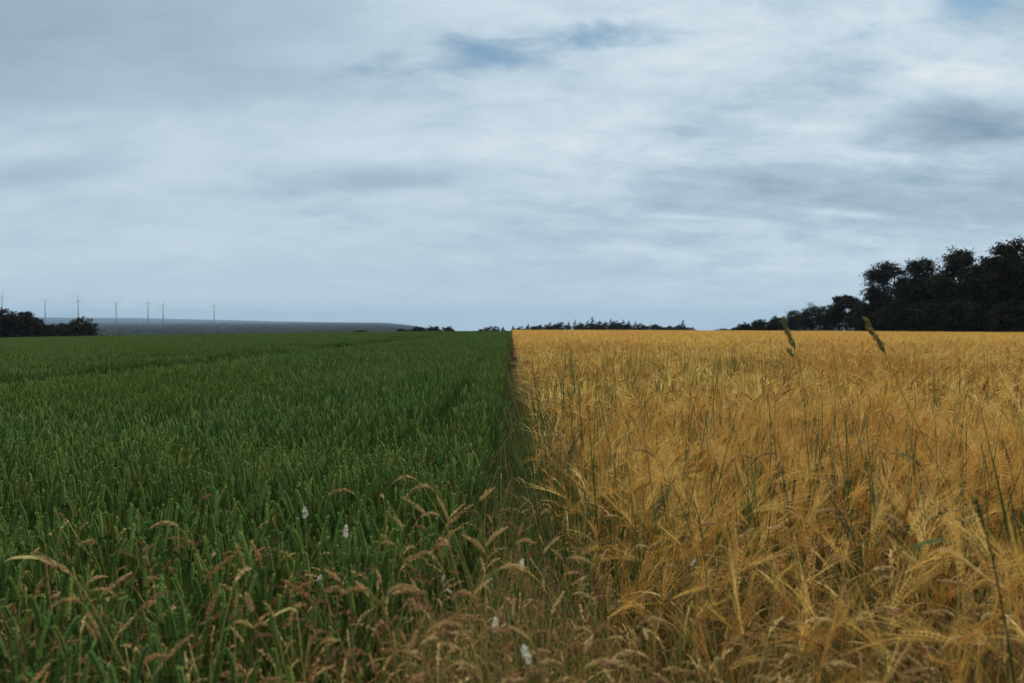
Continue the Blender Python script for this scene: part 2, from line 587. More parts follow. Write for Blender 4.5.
def wheat(seed, lod=0):
    r = random.Random(seed)
    P = {'stem': MB(), 'ear': MB(), 'leaf': []}
    tint = r.random()
    hgt = r.uniform(.66, .74)
    stem = curve((0, 0, 0), r.uniform(-.04, .04), r.uniform(0, .12), hgt, 3 if lod == 0 else 2)
    if lod == 0:
        P['stem'].tube(stem, [.002] * 4, 4, 0, tint, False)
    else:
        P['stem'].ribbon(stem, [.0045] * 3, (0, 1, 0), 0, tint)
    el = r.uniform(.075, .095)
    ns = 9 if lod == 0 else 4
    ear = curve(stem[-1], r.uniform(.05, .14), r.uniform(.05, .45), el, ns)
    E = P['ear']
    tw = r.uniform(0, math.pi)
    if lod == 0:
        for i in range(ns):
            d = ear[i + 1] - ear[i]
            d /= np.linalg.norm(d)
            sd = np.array([0, 1, 0]) * math.cos(tw) + np.cross(d, (0, 1, 0)) * math.sin(tw)
            sn = np.cross(d, sd)
            sz = 1 - .35 * (i / ns) ** 2
            for s in (-1, 1):
                c = ear[i] + d * (.004 if s > 0 else .009) + sd * s * .0038 * sz
                E.grain(c, d + sd * s * .16, .025 * sz, .0068 * sz, 1, tint, 5)
                E.grain(c + sn * s * .0030, d + sn * s * .14, .023 * sz, .0064 * sz, 1, tint, 5)
        d = ear[-1] - ear[-2]
        E.grain(ear[-1], d, .014, .006, 1, tint, 4)
    else:
        E.tube(ear, [.004, .0070, .0070, .0054, .0015], 4, 1, tint, False)
    nl = 4 if lod == 0 else 3
    for k in range(nl):
        L = MB()
        f_ = (.84, .68, .56, .46)[k] * r.uniform(.92, 1.02)
        b = np.array([0, 0, hgt * f_])
        blade(L, b, r.uniform(0, 6.28), r.uniform(.06, .34), r.uniform(.15, 1.2), r.uniform(.15, .24), r.uniform(.006, .0095), 2, tint + r.uniform(-.1, .1), 5 if lod == 0 else 3)
        P['leaf'].append(L)
    return P


def merged(P):
    a = MB()
    for k in ('stem', 'ear'):
        a.join(P[k])
    for L in P['leaf']:
        a.join(L)
    return a


BM = [M_bstem, M_bear, M_bawn, M_bleaf]
WM = [M_wstem, M_wear, M_wleaf]
B0 = [barley(100 + i, 0) for i in range(9)]
W0 = [wheat(200 + i, 0) for i in range(9)]
B1 = [merged(barley(300 + i, 1)) for i in range(8)]
W1 = [merged(wheat(400 + i, 1)) for i in range(8)]


def strip_plant(r, kind):
    """far plants: only the top that can be seen, a few faces each"""
    mb = MB()
    tint = r.random()
    if kind == 'barley':
        h0 = r.uniform(.60, .74)
        tip = curve((0, 0, h0), .1, r.uniform(.3, 1.9), .17, 3)
        mb.ribbon([(0, 0, h0 * .35)] + tip[:2], [.008, .008, .008], (0, 1, 0), 0, tint)
        mb.ribbon(tip[1:], [.011, .013, .004], (0, 1, 0), 1, tint)
        d = tip[-1] - tip[-2]
        d /= np.linalg.norm(d)
        for k in range(3):
            dd = d + np.array([r.gauss(0, .25), r.gauss(0, .25), r.gauss(0, .2)])
            s = np.array([r.gauss(0, 1), r.gauss(0, 1), r.gauss(0, 1)])
            s = np.cross(dd, s)
            s = s / np.linalg.norm(s) * .006
            mb.add([tip[-2] - s, tip[-2] + s, tip[-2] + dd * .15], [(0, 1, 2)], 2, tint)
        blade(mb, (0, 0, h0 * .8), r.uniform(0, 6.28), .5, 1.4, .16, .012, 3, tint, 2)
    else:
        h0 = r.uniform(.64, .74)
        a = r.uniform(0, 3.14)
        sd = (math.cos(a), math.sin(a), 0)
        sd2 = (-math.sin(a), math.cos(a), 0)
        lx = r.gauss(0, .02)
        mb.tube([(0, 0, h0), (lx * .4, 0, h0 + .04), (lx, 0, h0 + .095)], [.0055, .0085, .0012], 4, 1, tint, False)
        mb.ribbon([(0, 0, h0 * .4), (0, 0, h0)], [.007, .007], sd, 0, tint)
        for k in range(3):
            blade(mb, (0, 0, h0 * r.uniform(.62, .90)), r.uniform(0, 6.28), .2, r.uniform(.2, 1.1), .2, .015, 2, tint, 2)
    return mb


def patch_mesh(seed, kind, size, count, s):
    r = random.Random(seed)
    base = [strip_plant(r, kind) for _ in range(24)]
    mb = MB()
    for i in range(count):
        mb.join(base[r.randrange(24)], (r.uniform(-.5, .5) * size, r.uniform(-.5, .5) * size, 0), r.uniform(0, 6.28),
                s, r.random(), sz=r.uniform(.86, 1.08), lean=r.gauss(0, .08))
    return mb


def proto(name, mb, mats):
    return bpy.data.objects.new(name, mb.mesh(name, mats))       # a source for the scatter, not placed in the scene


def scatter(name, lods, data, label, cat):
    """ONE stuff object: points that carry plants. lods: list of lists of source objects;
    data: array of x y z rx ry rz sxy sz lod"""
    me = bpy.data.meshes.new(name)
    me.vertices.add(len(data))
    me.vertices.foreach_set('co', data[:, :3].astype(np.float32).reshape(-1))
    a = me.attributes.new('rot', 'FLOAT_VECTOR', 'POINT')
    a.data.foreach_set('vector', data[:, 3:6].astype(np.float32).reshape(-1))
    a = me.attributes.new('scl', 'FLOAT_VECTOR', 'POINT')
    a.data.foreach_set('vector', data[:, [6, 6, 7]].astype(np.float32).reshape(-1))
    a = me.attributes.new('lod', 'INT', 'POINT')
    a.data.foreach_set('value', data[:, 8].astype(np.int32))
    a = me.attributes.new('pick', 'INT', 'POINT')
    a.data.foreach_set('value', rng.integers(0, 10000, len(data)).astype(np.int32))
    me.update()
    ob = link(name, me)
    ng = bpy.data.node_groups.new(name, 'GeometryNodeTree')
    ng.interface.new_socket('Geometry', in_out='INPUT', socket_type='NodeSocketGeometry')
    ng.interface.new_socket('Geometry', in_out='OUTPUT', socket_type='NodeSocketGeometry')
    N, L = ng.nodes, ng.links
    gi, go = N.new('NodeGroupInput'), N.new('NodeGroupOutput')

    def named(nm, typ):
        x = N.new('GeometryNodeInputNamedAttribute')
        x.data_type = typ
        x.inputs[0].default_value = nm
        return [s for s in x.outputs if s.enabled][0]
    e2r = N.new('FunctionNodeEulerToRotation')
    L.new(named('rot', 'FLOAT_VECTOR'), e2r.inputs[0])
    jo = N.new('GeometryNodeJoinGeometry')
    for k, src in enumerate(lods):
        jn = N.new('GeometryNodeJoinGeometry')
        for o in src:
            oi = N.new('GeometryNodeObjectInfo')
            oi.inputs['Object'].default_value = o
            oi.inputs['As Instance'].default_value = False
            g2 = N.new('GeometryNodeGeometryToInstance')
            L.new(oi.outputs['Geometry'], g2.inputs[0])
            L.new(g2.outputs[0], jn.inputs[0])
        cmp_ = N.new('FunctionNodeCompare')
        cmp_.data_type, cmp_.operation = 'INT', 'EQUAL'
        ins = [s for s in cmp_.inputs if s.enabled]
        L.new(named('lod', 'INT'), ins[0])
        ins[1].default_value = k
        ip = N.new('GeometryNodeInstanceOnPoints')
        L.new(gi.outputs[0], ip.inputs['Points'])
        L.new(cmp_.outputs[0], ip.inputs['Selection'])
        L.new(jn.outputs[0], ip.inputs['Instance'])
        ip.inputs['Pick Instance'].default_value = True
        L.new(named('pick', 'INT'), ip.inputs['Instance Index'])
        L.new(e2r.outputs[0], ip.inputs['Rotation'])
        L.new(named('scl', 'FLOAT_VECTOR'), ip.inputs['Scale'])
        L.new(ip.outputs[0], jo.inputs[0])
    L.new(jo.outputs[0], go.inputs[0])
    md = ob.modifiers.new('scatter', 'NODES')
    md.node_group = ng
    return tag(ob, label, cat, kind='stuff')


GAP_L, GAP_R = -0.17, 0.22
TRAMS = (-8.1, -10.2)


def tram_x(t, y):
    return t + .026 * np.clip(y, 0, 70) + .3 * np.sin(np.asarray(y) / 23.0) * sstep(8, 60, y)


def field_end(x):
    return np.where(x < 0, 168 + x * .42, 172 - x * .1)


def pts_band(y0, y1, dens, side, grow=1.5):
    """random spots of one side of the boundary between two distances, within the view and a margin"""
    ymax = y1 * .76 + grow
    n = int(ymax * (y1 - y0) * dens)
    x = rng.uniform(0, ymax, n)
    y = rng.uniform(y0, y1, n)
    k = x < y * .76 + grow
    x, y = x[k], y[k]
    if side < 0:
        edge = GAP_L + .05 * (vnoise(y * 1.7, y * 0, 5) - .5) - np.clip(3.3 - y, 0, 2) * .16
        x = edge - x
    else:
        edge = GAP_R + .16 * (vnoise(y * .9, y * 0, 6) - .5) + np.clip(2.6 - y, 0, 2) * .10
        x = edge + x
    return x, y


def crop_rows(side, x, y, lod):
    n = len(x)
    z = ground_z(x, y)
    d = np.zeros((n, 9))
    d[:, 0], d[:, 1], d[:, 2] = x, y, z
    if side > 0:
        wv = vnoise(x / 1.3 + 3, y / 1.0, 31) * .6 + vnoise(x / .5, y / .45, 32) * .4
        d[:, 4] = rng.normal(.04, .13, n) + .22 * np.clip(wv - .45, -.2, .5)
        d[:, 5] = .4 + 5.5 * (vnoise(x / 1.6, y / 1.5, 33) - .5) + rng.normal(0, 1.5, n)
        d[:, 3] = rng.normal(0, .10, n)
        inner = np.exp(-np.clip(x - GAP_R, 0, 9) / .22)      # plants at the edge hang into their own field
        d[:, 5] = (1 - inner) * d[:, 5] + inner * rng.normal(0, .7, n)
        d[:, 4] += .05 * inner
        s = rng.normal(1.02, .10, n)
        hz_ = 1.10 - .34 * sstep(.48, .78, vnoise(x / 2.1 + 9, y / 1.3, 34)) + .10 * (vnoise(x / .7, y / .7, 35) - .5)
        edge = x - GAP_R
        hz_ *= 1 - .14 * np.exp(-edge / .25)
        d[:, 6], d[:, 7] = s, s * hz_
    else:
        d[:, 3] = rng.normal(0, .075, n)
        d[:, 4] = rng.normal(.03, .075, n)
        d[:, 5] = rng.uniform(0, 6.28, n)
        s = rng.normal(.97, .07, n)
        hz_ = 1.10 - .13 * sstep(.45, .85, vnoise(x / 1.1, y / .8, 36)) - .12 * sstep(.5, .9, vnoise(x / 3.3, y / 2.4, 37))
        # the bend of low growth just behind the verge
        hz_ *= 1 - .16 * np.exp(-(((x + 1.0) / .8) ** 2 + ((y - 6.2) / .9) ** 2))
        for t in TRAMS[:1]:
            dn = x - tram_x(t, y)
            hz_ *= 1 - .14 * (dn > 0) * (1 - sstep(.75, 2.0, dn))
        d[:, 6], d[:, 7] = s, s * hz_
    d[:, 8] = lod
    return d


def keep_tram(x, y):
    k = np.ones(len(x), bool)
    for t in TRAMS:
        k &= np.abs(x - tram_x(t, y)) > (.55 if t == TRAMS[0] else .45)
    k &= (np.abs(x + .66 + .02 * np.sin(y)) > .13) | (y < 7)
    return k


def patch_rows(side, y0, y1, size, lod):
    out_ = []
    st = size * .92
    for y in np.arange(y0 + size / 2, y1, st):
        x = np.arange(size / 2, y * .84 + 6, st)
        x = (GAP_L - x) if side < 0 else (GAP_R + x)
        yy = y + rng.uniform(-.1, .1, len(x)) * size
        k = yy < field_end(x) - size * .4
        if side > 0:
            k &= x < 68
        if side < 0:
            for t in TRAMS:
                k &= np.abs(x - tram_x(t, yy)) > (.65 if t == TRAMS[0] else .5) + .15 * (size > 1)
        x, yy = x[k], yy[k]
        n = len(x)
        d = np.zeros((n, 9))
        d[:, 0], d[:, 1], d[:, 2] = x, yy, ground_z(x, yy)
        d[:, 5] = rng.integers(0, 4, n) * math.pi / 2
        s = np.ones(n)
        if side > 0:
            hz_ = 1.08 - .26 * sstep(.52, .82, vnoise(x / 3.0 + 9, yy / 2.4, 34)) + .06 * (vnoise(x / .9, yy / .9, 35) - .5)
        else:
            hz_ = 1.03 - .15 * sstep(.5, .9, vnoise(x / 4.0, yy / 5.0, 37))
            dn = x - tram_x(TRAMS[0], yy)
            hz_ *= 1 - .12 * (dn > 0) * (1 - sstep(.8, 2.2, dn))
        d[:, 6], d[:, 7], d[:, 8] = s, hz_ * rng.normal(1, .02, n), lod
        out_.append(d)
    return np.concatenate(out_)


def individuals(side, data, parts, mats, name, label, cat, group, most):
    """the plants that show largest become objects of their own; returns what is left"""
    top = .84
    u_ = data[:, 0] / data[:, 1] * F + 512
    zt = data[:, 2] + top * data[:, 7]
    v2 = 321 + (CAM_Z - zt) / data[:, 1] * F
    ok = (u_ > 4) & (u_ < 1020) & (v2 > 330) & (v2 < 672)
    order = np.argsort(np.where(ok, data[:, 1], 1e9))[:most]
    meshes = []
    for i, P in enumerate(parts):
        meshes.append((P['stem'].mesh('stem', mats), P['ear'].mesh('ear', mats), [L.mesh('leaf', mats) for L in P['leaf']]))
    for j in order:
        d = data[j]
        st, ea, lv = meshes[rnd.randrange(len(meshes))]
        o = empty(name, d[:3], 0, label, cat, group)
        o.rotation_euler = tuple(map(float, d[3:6]))
        o.scale = (float(d[6]), float(d[6]), float(d[7]))
        link('stem', st, o)
        link('ear', ea, o)
        for m in lv:
            link('leaf', m, o)
    return np.delete(data, order, 0)


def build_crop(side):
    nm = 'wheat' if side < 0 else 'barley'
    x, y = pts_band(1.5, 5.5, 285 if side > 0 else 560, side)
    k = keep_tram(x, y) if side < 0 else np.ones(len(x), bool)
    if side < 0:                                   # the crop thins out into the verge
        k &= rng.uniform(0, 1, len(x)) < .55 + .45 * sstep(1.5, 3.2, y - .5 * (x + .6))
    else:
        k &= rng.uniform(0, 1, len(x)) < .42 + .58 * sstep(1.7, 4.4, y)
        k &= rng.uniform(0, 1, len(x)) < .6 + .4 * sstep(0, .5, x - GAP_R + (y - 2) * .2)
    d0 = crop_rows(side, x[k], y[k], 0)
    if side < 0:
        d0 = individuals(side, d0, W0, WM, 'wheat_plant', 'upright green wheat plant with plump ear at the near edge of the green field',
                         'wheat plant', 'wheat plants at the near edge of the green field', 220)
    else:
        d0 = individuals(side, d0, B0, BM, 'barley_plant', 'ripe golden barley plant with nodding bearded ear at the near edge of the golden field',
                         'barley plant', 'barley plants at the near edge of the golden field', 220)
    x, y = pts_band(5.5, 26, 390 if side < 0 else 260, side)
    k = keep_tram(x, y) if side < 0 else np.ones(len(x), bool)
    d1 = crop_rows(side, x[k], y[k], 1)
    d2 = patch_rows(side, 26, 62, .6, 2)
    d3 = patch_rows(side, 61, 175, 1.2, 3)
    P0, P1, MM = (W0, W1, WM) if side < 0 else (B0, B1, BM)
    l0 = [proto(nm, merged(p), MM) for p in P0]
    l1 = [proto(nm, p, MM) for p in P1]
    l2 = [proto(nm, patch_mesh(500 + i + 50 * side, nm, .6, 95, 1.0), MM) for i in range(5)]
    l3 = [proto(nm, patch_mesh(600 + i + 50 * side, nm, 1.2, 440, 1.05), MM) for i in range(4)]
    for o in l3:
        o.data.transform(__import__('mathutils').Matrix.Diagonal((1, 1, .96, 1)))
    print(nm, len(d0), len(d1), len(d2), len(d3))
    scatter(nm + '_crop', [l0, l1, l2, l3], np.concatenate([d0, d1, d2, d3]),
            'dense dark green wheat filling the left field' if side < 0 else 'dense golden ripe barley filling the right field',
            nm)


build_crop(-1)
build_crop(1)

def panicle(mb, path, n, rad, r, mat, ln=.009, wd_=.0028, taper=True):
    m = len(path) - 1
    for i in range(n):
        t = r.random()
        k = min(int(t * m), m - 1)
        f_ = t * m - k
        p = path[k] * (1 - f_) + path[k + 1] * f_
        d = path[k + 1] - path[k]
        d = d / np.linalg.norm(d)
        off = np.array([r.gauss(0, 1), r.gauss(0, 1), r.gauss(0, 1)])
        off -= d * np.dot(off, d)
        off /= np.linalg.norm(off) + 1e-9
        rr = rad * (math.sin(math.pi * min(1, t * .85 + .12)) if taper else 1) * r.uniform(.2, 1)
        mb.grain(p + off * rr, d + off * .45, ln * r.uniform(.8, 1.25), wd_ * r.uniform(.8, 1.2), mat, r.random() * .5, 4)


# ------------------------------------------------------------------ verge grass between and in front of the crops
def tuft(seed, n=16, hgt=.55, spread=.05):
    r = random.Random(seed)
    mb = MB()
    for i in range(n):
        b = (r.gauss(0, spread), r.gauss(0, spread), 0)
        blade(mb, b, r.uniform(0, 6.28), r.uniform(.02, .3), r.uniform(.2, 1.5), hgt * r.uniform(.55, 1.25), r.uniform(.004, .009), 0, r.random(), 6)
    return mb


M_dead = plant_mat('dead_blade', [(0, (.085, .04, .012)), (.5, (.19, .10, .03)), (1, (.36, .21, .07))], .25)
td = [proto('dead_tuft', tuft(740 + i, 18, .46, .06), [M_dead]) for i in range(5)]
tl = [proto('tuft', tuft(700 + i), [M_vleaf]) for i in range(6)]
ts = [proto('low_tuft', tuft(720 + i, 14, .2, .05), [M_vleaf]) for i in range(4)]


def fine_grass(seed):
    """a handful of thin dry stems, each with a small loose head"""
    r = random.Random(seed)
    mb = MB()
    for i in range(7):
        t = r.random()
        az = r.uniform(0, 6.28)
        b = np.array([r.gauss(0, .05), r.gauss(0, .05), 0])
        st = curve((0, 0, 0), r.uniform(0, .2), r.uniform(.1, .8), r.uniform(.42, .85), 5)
        hp = curve(st[-1], r.uniform(.5, 1.0), r.uniform(.2, 1.4), r.uniform(.04, .085), 4)
        st = [rotz(p, az) + b for p in st]
        hp = [rotz(p, az) + b for p in hp]
        mb.ribbon(st, [.0022] * len(st), rotz((0, 1, 0), az), 1, t)
        m2 = MB()
        panicle(m2, hp, 46, r.uniform(.003, .0055), r, 0, .0075, .0021)
        mb.join(m2, tint=t)
    for i in range(5):
        blade(mb, (r.gauss(0, .05), r.gauss(0, .05), 0), r.uniform(0, 6.28), r.uniform(.05, .35), r.uniform(.3, 1.8), r.uniform(.3, .65), r.uniform(.003, .006), 2, r.random(), 5)
    return mb


M_mix = plant_mat('dry_head', [(0, (.28, .115, .04)), (.4, (.46, .25, .09)), (.7, (.64, .44, .18)), (1, (.80, .62, .32))], .25, .7)
M_rust = plant_mat('rusty_head', [(0, (.15, .055, .028)), (.6, (.30, .13, .06)), (1, (.44, .22, .11))], .25, .7)
tf = [proto('fine_grass', fine_grass(760 + i), [M_mix if i % 3 == 0 else M_rust, M_gstem, M_vleaf]) for i in range(10)]
tw_ = []
for i in range(6):
    r_ = random.Random(780 + i)
    mb_ = MB()
    for k_ in range(8):
        blade(mb_, (r_.gauss(0, .07), r_.gauss(0, .07), 0), r_.uniform(0, 6.28), r_.uniform(.0, .16), r_.uniform(.05, .7), r_.uniform(.6, 1.05), r_.uniform(.007, .012), 0, r_.random() * .5, 6)
    tw_.append(proto('weed_tuft', mb_, [M_weed]))


def rows(x, y, lod, s, sz):
    n = len(x)
    d = np.zeros((n, 9))
    d[:, 0], d[:, 1], d[:, 2] = x, y, ground_z(x, y)
    d[:, 3], d[:, 4] = rng.normal(0, .12, n), rng.normal(0, .12, n)
    d[:, 5] = rng.uniform(0, 6.28, n)
    d[:, 6], d[:, 7], d[:, 8] = s, sz, lod
    return d


def verge():
    n = 640
    y = 1.25 + 4.6 * rng.uniform(0, 1, n) ** 1.5
    x = rng.normal(-.10, .24, n) + .05 * (y < 2.6) * rng.normal(0, 6, n)
    a = rows(x, y, 0, rng.uniform(.8, 1.15, n), rng.uniform(.75, 1.25, n) * np.where(y > 3.2, .8, 1))
    n = 560                                           # stray blades in the front of both crops
    y = rng.uniform(1.3, 3.4, n)
    x = rng.uniform(-2.1, 2.1, n)
    b = rows(x, y, 0, rng.uniform(.7, 1.0, n), rng.uniform(.9, 1.3, n))
    n = 330                                           # low growth on the strip
    y = 4 + 28 * rng.uniform(0, 1, n) ** 1.6
    x = np.where(rng.uniform(0, 1, n) < .6, GAP_R - np.abs(rng.normal(0, .10, n)), rng.uniform(GAP_L, GAP_R, n))
    c = rows(x, y, 1, rng.uniform(.7, 1.2, n), rng.uniform(.6, 1.7, n))
    n = 430                                           # green weeds along the edge of the golden crop
    y = 4.5 + 13 * rng.uniform(0, 1, n)
    x = GAP_R + np.abs(rng.normal(0, 1.3, n))
    e = rows(x, y, 0, rng.uniform(.7, 1.0, n), rng.uniform(1.5, 1.95, n))
    n = 1500                                          # dead brown growth low in the crops' front, partly added to darken it
    y = 1.2 + 3.0 * rng.uniform(0, 1, n) ** 1.3
    x = rng.uniform(-1, 1, n) * (y * .68 + .4)
    k = np.abs(x + .1) > .45
    x, y, n = x[k], y[k], int(k.sum())
    f2 = rows(x, y, 2, rng.uniform(.8, 1.2, n), rng.uniform(.9, 1.6, n))
    n = 860                                           # fine dry grass all along the front
    y = 1.3 + 1.5 * rng.uniform(0, 1, n) ** 1.4
    x = rng.uniform(-1, .95, n) * (y * .68 + .2)
    g_ = rows(x, y, 3, rng.uniform(.8, 1.1, n), rng.uniform(.74, 1.2, n))
    n = 120                                           # ... and thick where the strip begins
    y = 1.5 + 3.3 * rng.uniform(0, 1, n) ** 1.3
    x = rng.normal(-.02, .24, n) - .10 * np.clip(3.5 - y, 0, 2)
    h_ = rows(x, y, 3, rng.uniform(.8, 1.1, n), rng.uniform(.75, 1.15, n))
    n = 520                                           # tall green weeds in the golden crop, most near its edge
    y = 2.6 + 12 * rng.uniform(0, 1, n)
    x = GAP_R + .1 + np.abs(rng.normal(0, 1.0, n)) * (.5 + y * .22)
    i_ = rows(x, y, 4, rng.uniform(.75, 1.05, n), rng.uniform(1.02, 1.42, n))
    n = 70
    y = 2.2 + 6 * rng.uniform(0, 1, n)
    x = rng.normal(0, .25, n)
    j_ = rows(x, y, 4, rng.uniform(.8, 1.1, n), rng.uniform(.65, 1.0, n))
    return np.concatenate([a, b, c, e, f2, g_, h_, i_, j_])


scatter('verge_grass', [tl, ts, td, tf, tw_], verge(), 'tangled green and straw coloured verge grass along the strip between the fields', 'grass')


# ------------------------------------------------------------------ single grasses that stand out
GRASS = {}


def grass_kind(key, seed, lean, bend, hl, rad, n, hm, sm, hgt=.95, leafy=2, ln=.009, wd_=.0028):
    """canonical stalk: rises from the origin, head goes off towards +x. Keeps the spot where the head starts"""
    r = random.Random(seed)
    s, hd = MB(), MB()
    st = curve((0, 0, 0), lean * .15, lean * .5, hgt, 6)
    nk = curve(st[-1], lean * .65, lean * .35, .05, 3)
    path = st + nk[1:]
    s.tube(path, [.0017 - .0009 * i / len(path) for i in range(len(path))], 4, 0, r.random(), False)
    hp = curve(path[-1], lean, bend, hl, 8)
    s.tube(hp, [.0008] * len(hp), 3, 0, 0.2, False)
    panicle(hd, hp, n, rad, r, 0, ln, wd_)
    leaves = []
    for k in range(leafy):
        L = MB()
        i = 2 + k
        blade(L, path[i], r.uniform(0, 6.28), r.uniform(.25, .6), r.uniform(.6, 1.7), r.uniform(.14, .24), .006, 0, r.random(), 5)
        leaves.append(L.mesh('leaf', [sm]))
    GRASS[key] = (s.mesh('stem', [sm]), hd.mesh('seed_head', [hm]), leaves, path[-1], hp[4], hl)


def put_grass(key, head, rz, label, cat, group=None, name='grass_stalk', scale=1.0, base=None, lean_back=0.0):
    """stand a stalk so that its head begins at the point 'head' when rooted in the ground"""
    if key in VAR:
        key = VAR[key][0 if group is None else rnd.randrange(4)]
    st, hd, lv, nk, mid, hl = GRASS[key]
    off = rotz(nk, rz)
    gx_, gy_ = head[0] - off[0] * scale, head[1] - off[1] * scale
    gz_ = float(ground_z(gx_, gy_)) - .01
    o = empty(name, (gx_, gy_, gz_), rz, label, cat, group)
    sz = max(.35, (head[2] - gz_) / nk[2])
    o.scale = (scale, scale, scale)
    # the stem takes up the difference in height, the head keeps its own shape
    a = link('stem', st, o)
    a.scale = (1, 1, sz / scale)
    b = link('seed_head', hd, o)
    b.location = (0, 0, nk[2] * (sz / scale - 1))
    for m in lv:
        c = link('leaf', m, o)
        c.scale = (1, 1, sz / scale)
    return o


KINDS = {'arch': (.9, 1.5, .100), 'slant': (.72, .35, .105), 'flat': (1.25, .7, .092), 'upright': (.25, .35, .085),
         'pale_arch': (1.0, 1.2, .09), 'pale_flat': (1.3, .6, .075), 'pale_slant': (.6, .6, .085)}
VAR = {}
for i, (k, (le, be, hl)) in enumerate(KINDS.items()):
    VAR[k] = []
    for j in range(4):
        f_ = (1.0, .72, 1.3, .9)[j]
        grass_kind(k + str(j), 801 + i * 7 + j, le * (1, 1.12, .85, .95)[j], be * f_, hl * (1, .8, 1.1, .68)[j], (.0075, .0058, .0068, .0085)[j], (210, 150, 210, 140)[j],
                   M_gpale if 'pale' in k else M_gpan, M_gstem, .95, 2, .0078, .0021)
        VAR[k].append(k + str(j))
grass_kind('weed_up', 811, .12, .2, .13, .0035, 70, M_weedhead, M_weed, 1.0, 2, .011, .003)
grass_kind('weed_lean', 812, .35, .3, .14, .004, 70, M_weedhead, M_weed, 1.0, 2, .011, .003)
grass_kind('weed_nod', 813, .5, 1.3, .12, .0045, 70, M_weedhead, M_weed, 1.0, 3, .012, .0032)

LEFT, RIGHT, AWAY, NEARER = math.pi, 0.0, math.pi / 2, -math.pi / 2
# stalks that the photograph picks out: kind, head start (px, py), depth, azimuth, label
SPECIAL = [
    ('arch', 178, 527, 2.55, LEFT, 'drooping red-brown grass head standing alone above the green wheat on the left'),
    ('arch', 48, 600, 2.15, RIGHT, 'thick dark reddish grass head arching over wheat at the far left'),
    ('slant', 100, 598, 2.3, .3, 'short tan grass head slanting right over wheat, beside the dark reddish one'),
    ('flat', 70, 662, 1.95, RIGHT, 'long brown grass head lying flat low in the left corner wheat'),
    ('slant', 313, 602, 2.15, LEFT + .2, 'bright cream-edged grass head slanting up to the left among the green wheat'),
    ('upright', 262, 567, 2.3, LEFT, 'stubby plump red-brown grass head leaning left in the wheat'),
    ('slant', 205, 580, 2.3, .3, 'ragged red-brown grass head rising to the right beside the stubby plump one'),
    ('arch', 354, 494, 2.9, LEFT, 'tan grass head bent over like a hook near the upper wheat edge'),
    ('slant', 427, 516, 2.6, LEFT + .2, 'single straight brown grass head leaning left in front of the dark wheat edge'),
    ('slant', 432, 552, 2.3, .25, 'long pinkish brown grass head slanting up to the right at the centre'),
    ('slant', 446, 528, 2.4, .25, 'upper narrow grass head of the slanting pair at the centre'),
    ('arch', 416, 480, 3.1, LEFT + .3, 'small brown grass head hooked over at the back of the verge'),
    ('pale_slant', 485, 553, 2.3, LEFT, 'pale cream grass head leaning left, one arm of a V shape'),
    ('pale_slant', 486, 546, 2.3, .2, 'pale cream grass head leaning right, other arm of the V shape'),
    ('flat', 392, 594, 2.05, .15, 'plump buff grass head pointing right over the dark green verge'),
    ('arch', 428, 640, 1.85, .2, 'broad pink-brown grass head arching right at the bottom centre'),
    ('pale_flat', 500, 568, 2.2, .1, 'thin tan grass head lying level beside a white seed tuft'),
    ('pale_arch', 585, 668, 1.75, .2, 'pale bleached grass head arching over the bottom edge right of centre'),
    ('arch', 612, 660, 1.8, .2, 'brown grass head hooked over behind the pale bleached one at the bottom'),
    ('arch', 732, 459, 2.9, .25, 'dark red-brown grass head slanting right over the golden barley'),
    ('flat', 818, 512, 2.5, .1, 'dark grass head lying level above the middle of the golden barley'),
    ('pale_flat', 873, 570, 2.2, .1, 'pale grass head bent level like a small bridge in the lower barley'),
    ('pale_flat', 806, 622, 1.95, .1, 'cream grass head lying level low in the barley'),
    ('pale_flat', 767, 529, 2.5, .1, 'small cream grass head level among the barley awns'),
    ('pale_slant', 905, 530, 2.4, LEFT, 'thin pale grass head leaning left against dark barley stems'),
    ('flat', 540, 402, 5.2, .1, 'faint brown grass head level at the left edge of the golden barley'),
    ('arch', 560, 438, 4.0, LEFT, 'dark brown grass head bent in an inverted V at the barley edge'),
]
for key, px, py, Y, rz, lab in SPECIAL:
    put_grass(key, at(px, py, Y), rz, lab, 'grass stalk', scale=1.0 if Y < 3.5 else 1.15)

GR_L = ('slender brown grass stalk with drooping head among the front green wheat', 'brown grass stalks among the front wheat')
GR_C = ('slender brown grass stalk with drooping head in the weedy strip between the fields', 'brown grass stalks in the strip between the fields')
GR_R = ('slender pale grass stalk with bent head among the front golden barley', 'pale grass stalks among the front barley')
for i in range(48):
    px, py = rnd.uniform(0, 330), 683 - 120 * rnd.random() ** 1.6
    put_grass(rnd.choice(['arch', 'slant', 'flat', 'upright', 'arch', 'pale_arch']), at(px, py, rnd.uniform(1.65, 2.3)),
              rnd.choice([LEFT, RIGHT]) + rnd.gauss(0, .6), GR_L[0], 'grass stalk', GR_L[1], scale=rnd.uniform(.6, .95))
for i in range(58):
    px, py = rnd.gauss(445, 70), 690 - 200 * rnd.random() ** 1.5
    put_grass(rnd.choice(['arch', 'slant', 'flat', 'upright', 'pale_slant', 'pale_arch', 'arch']), at(px, py, rnd.uniform(1.6, 2.0) + max(0, 620 - py) * .006),
              rnd.choice([LEFT, RIGHT]) + rnd.gauss(0, .6), GR_C[0], 'grass stalk', GR_C[1], scale=rnd.uniform(.6, .95))
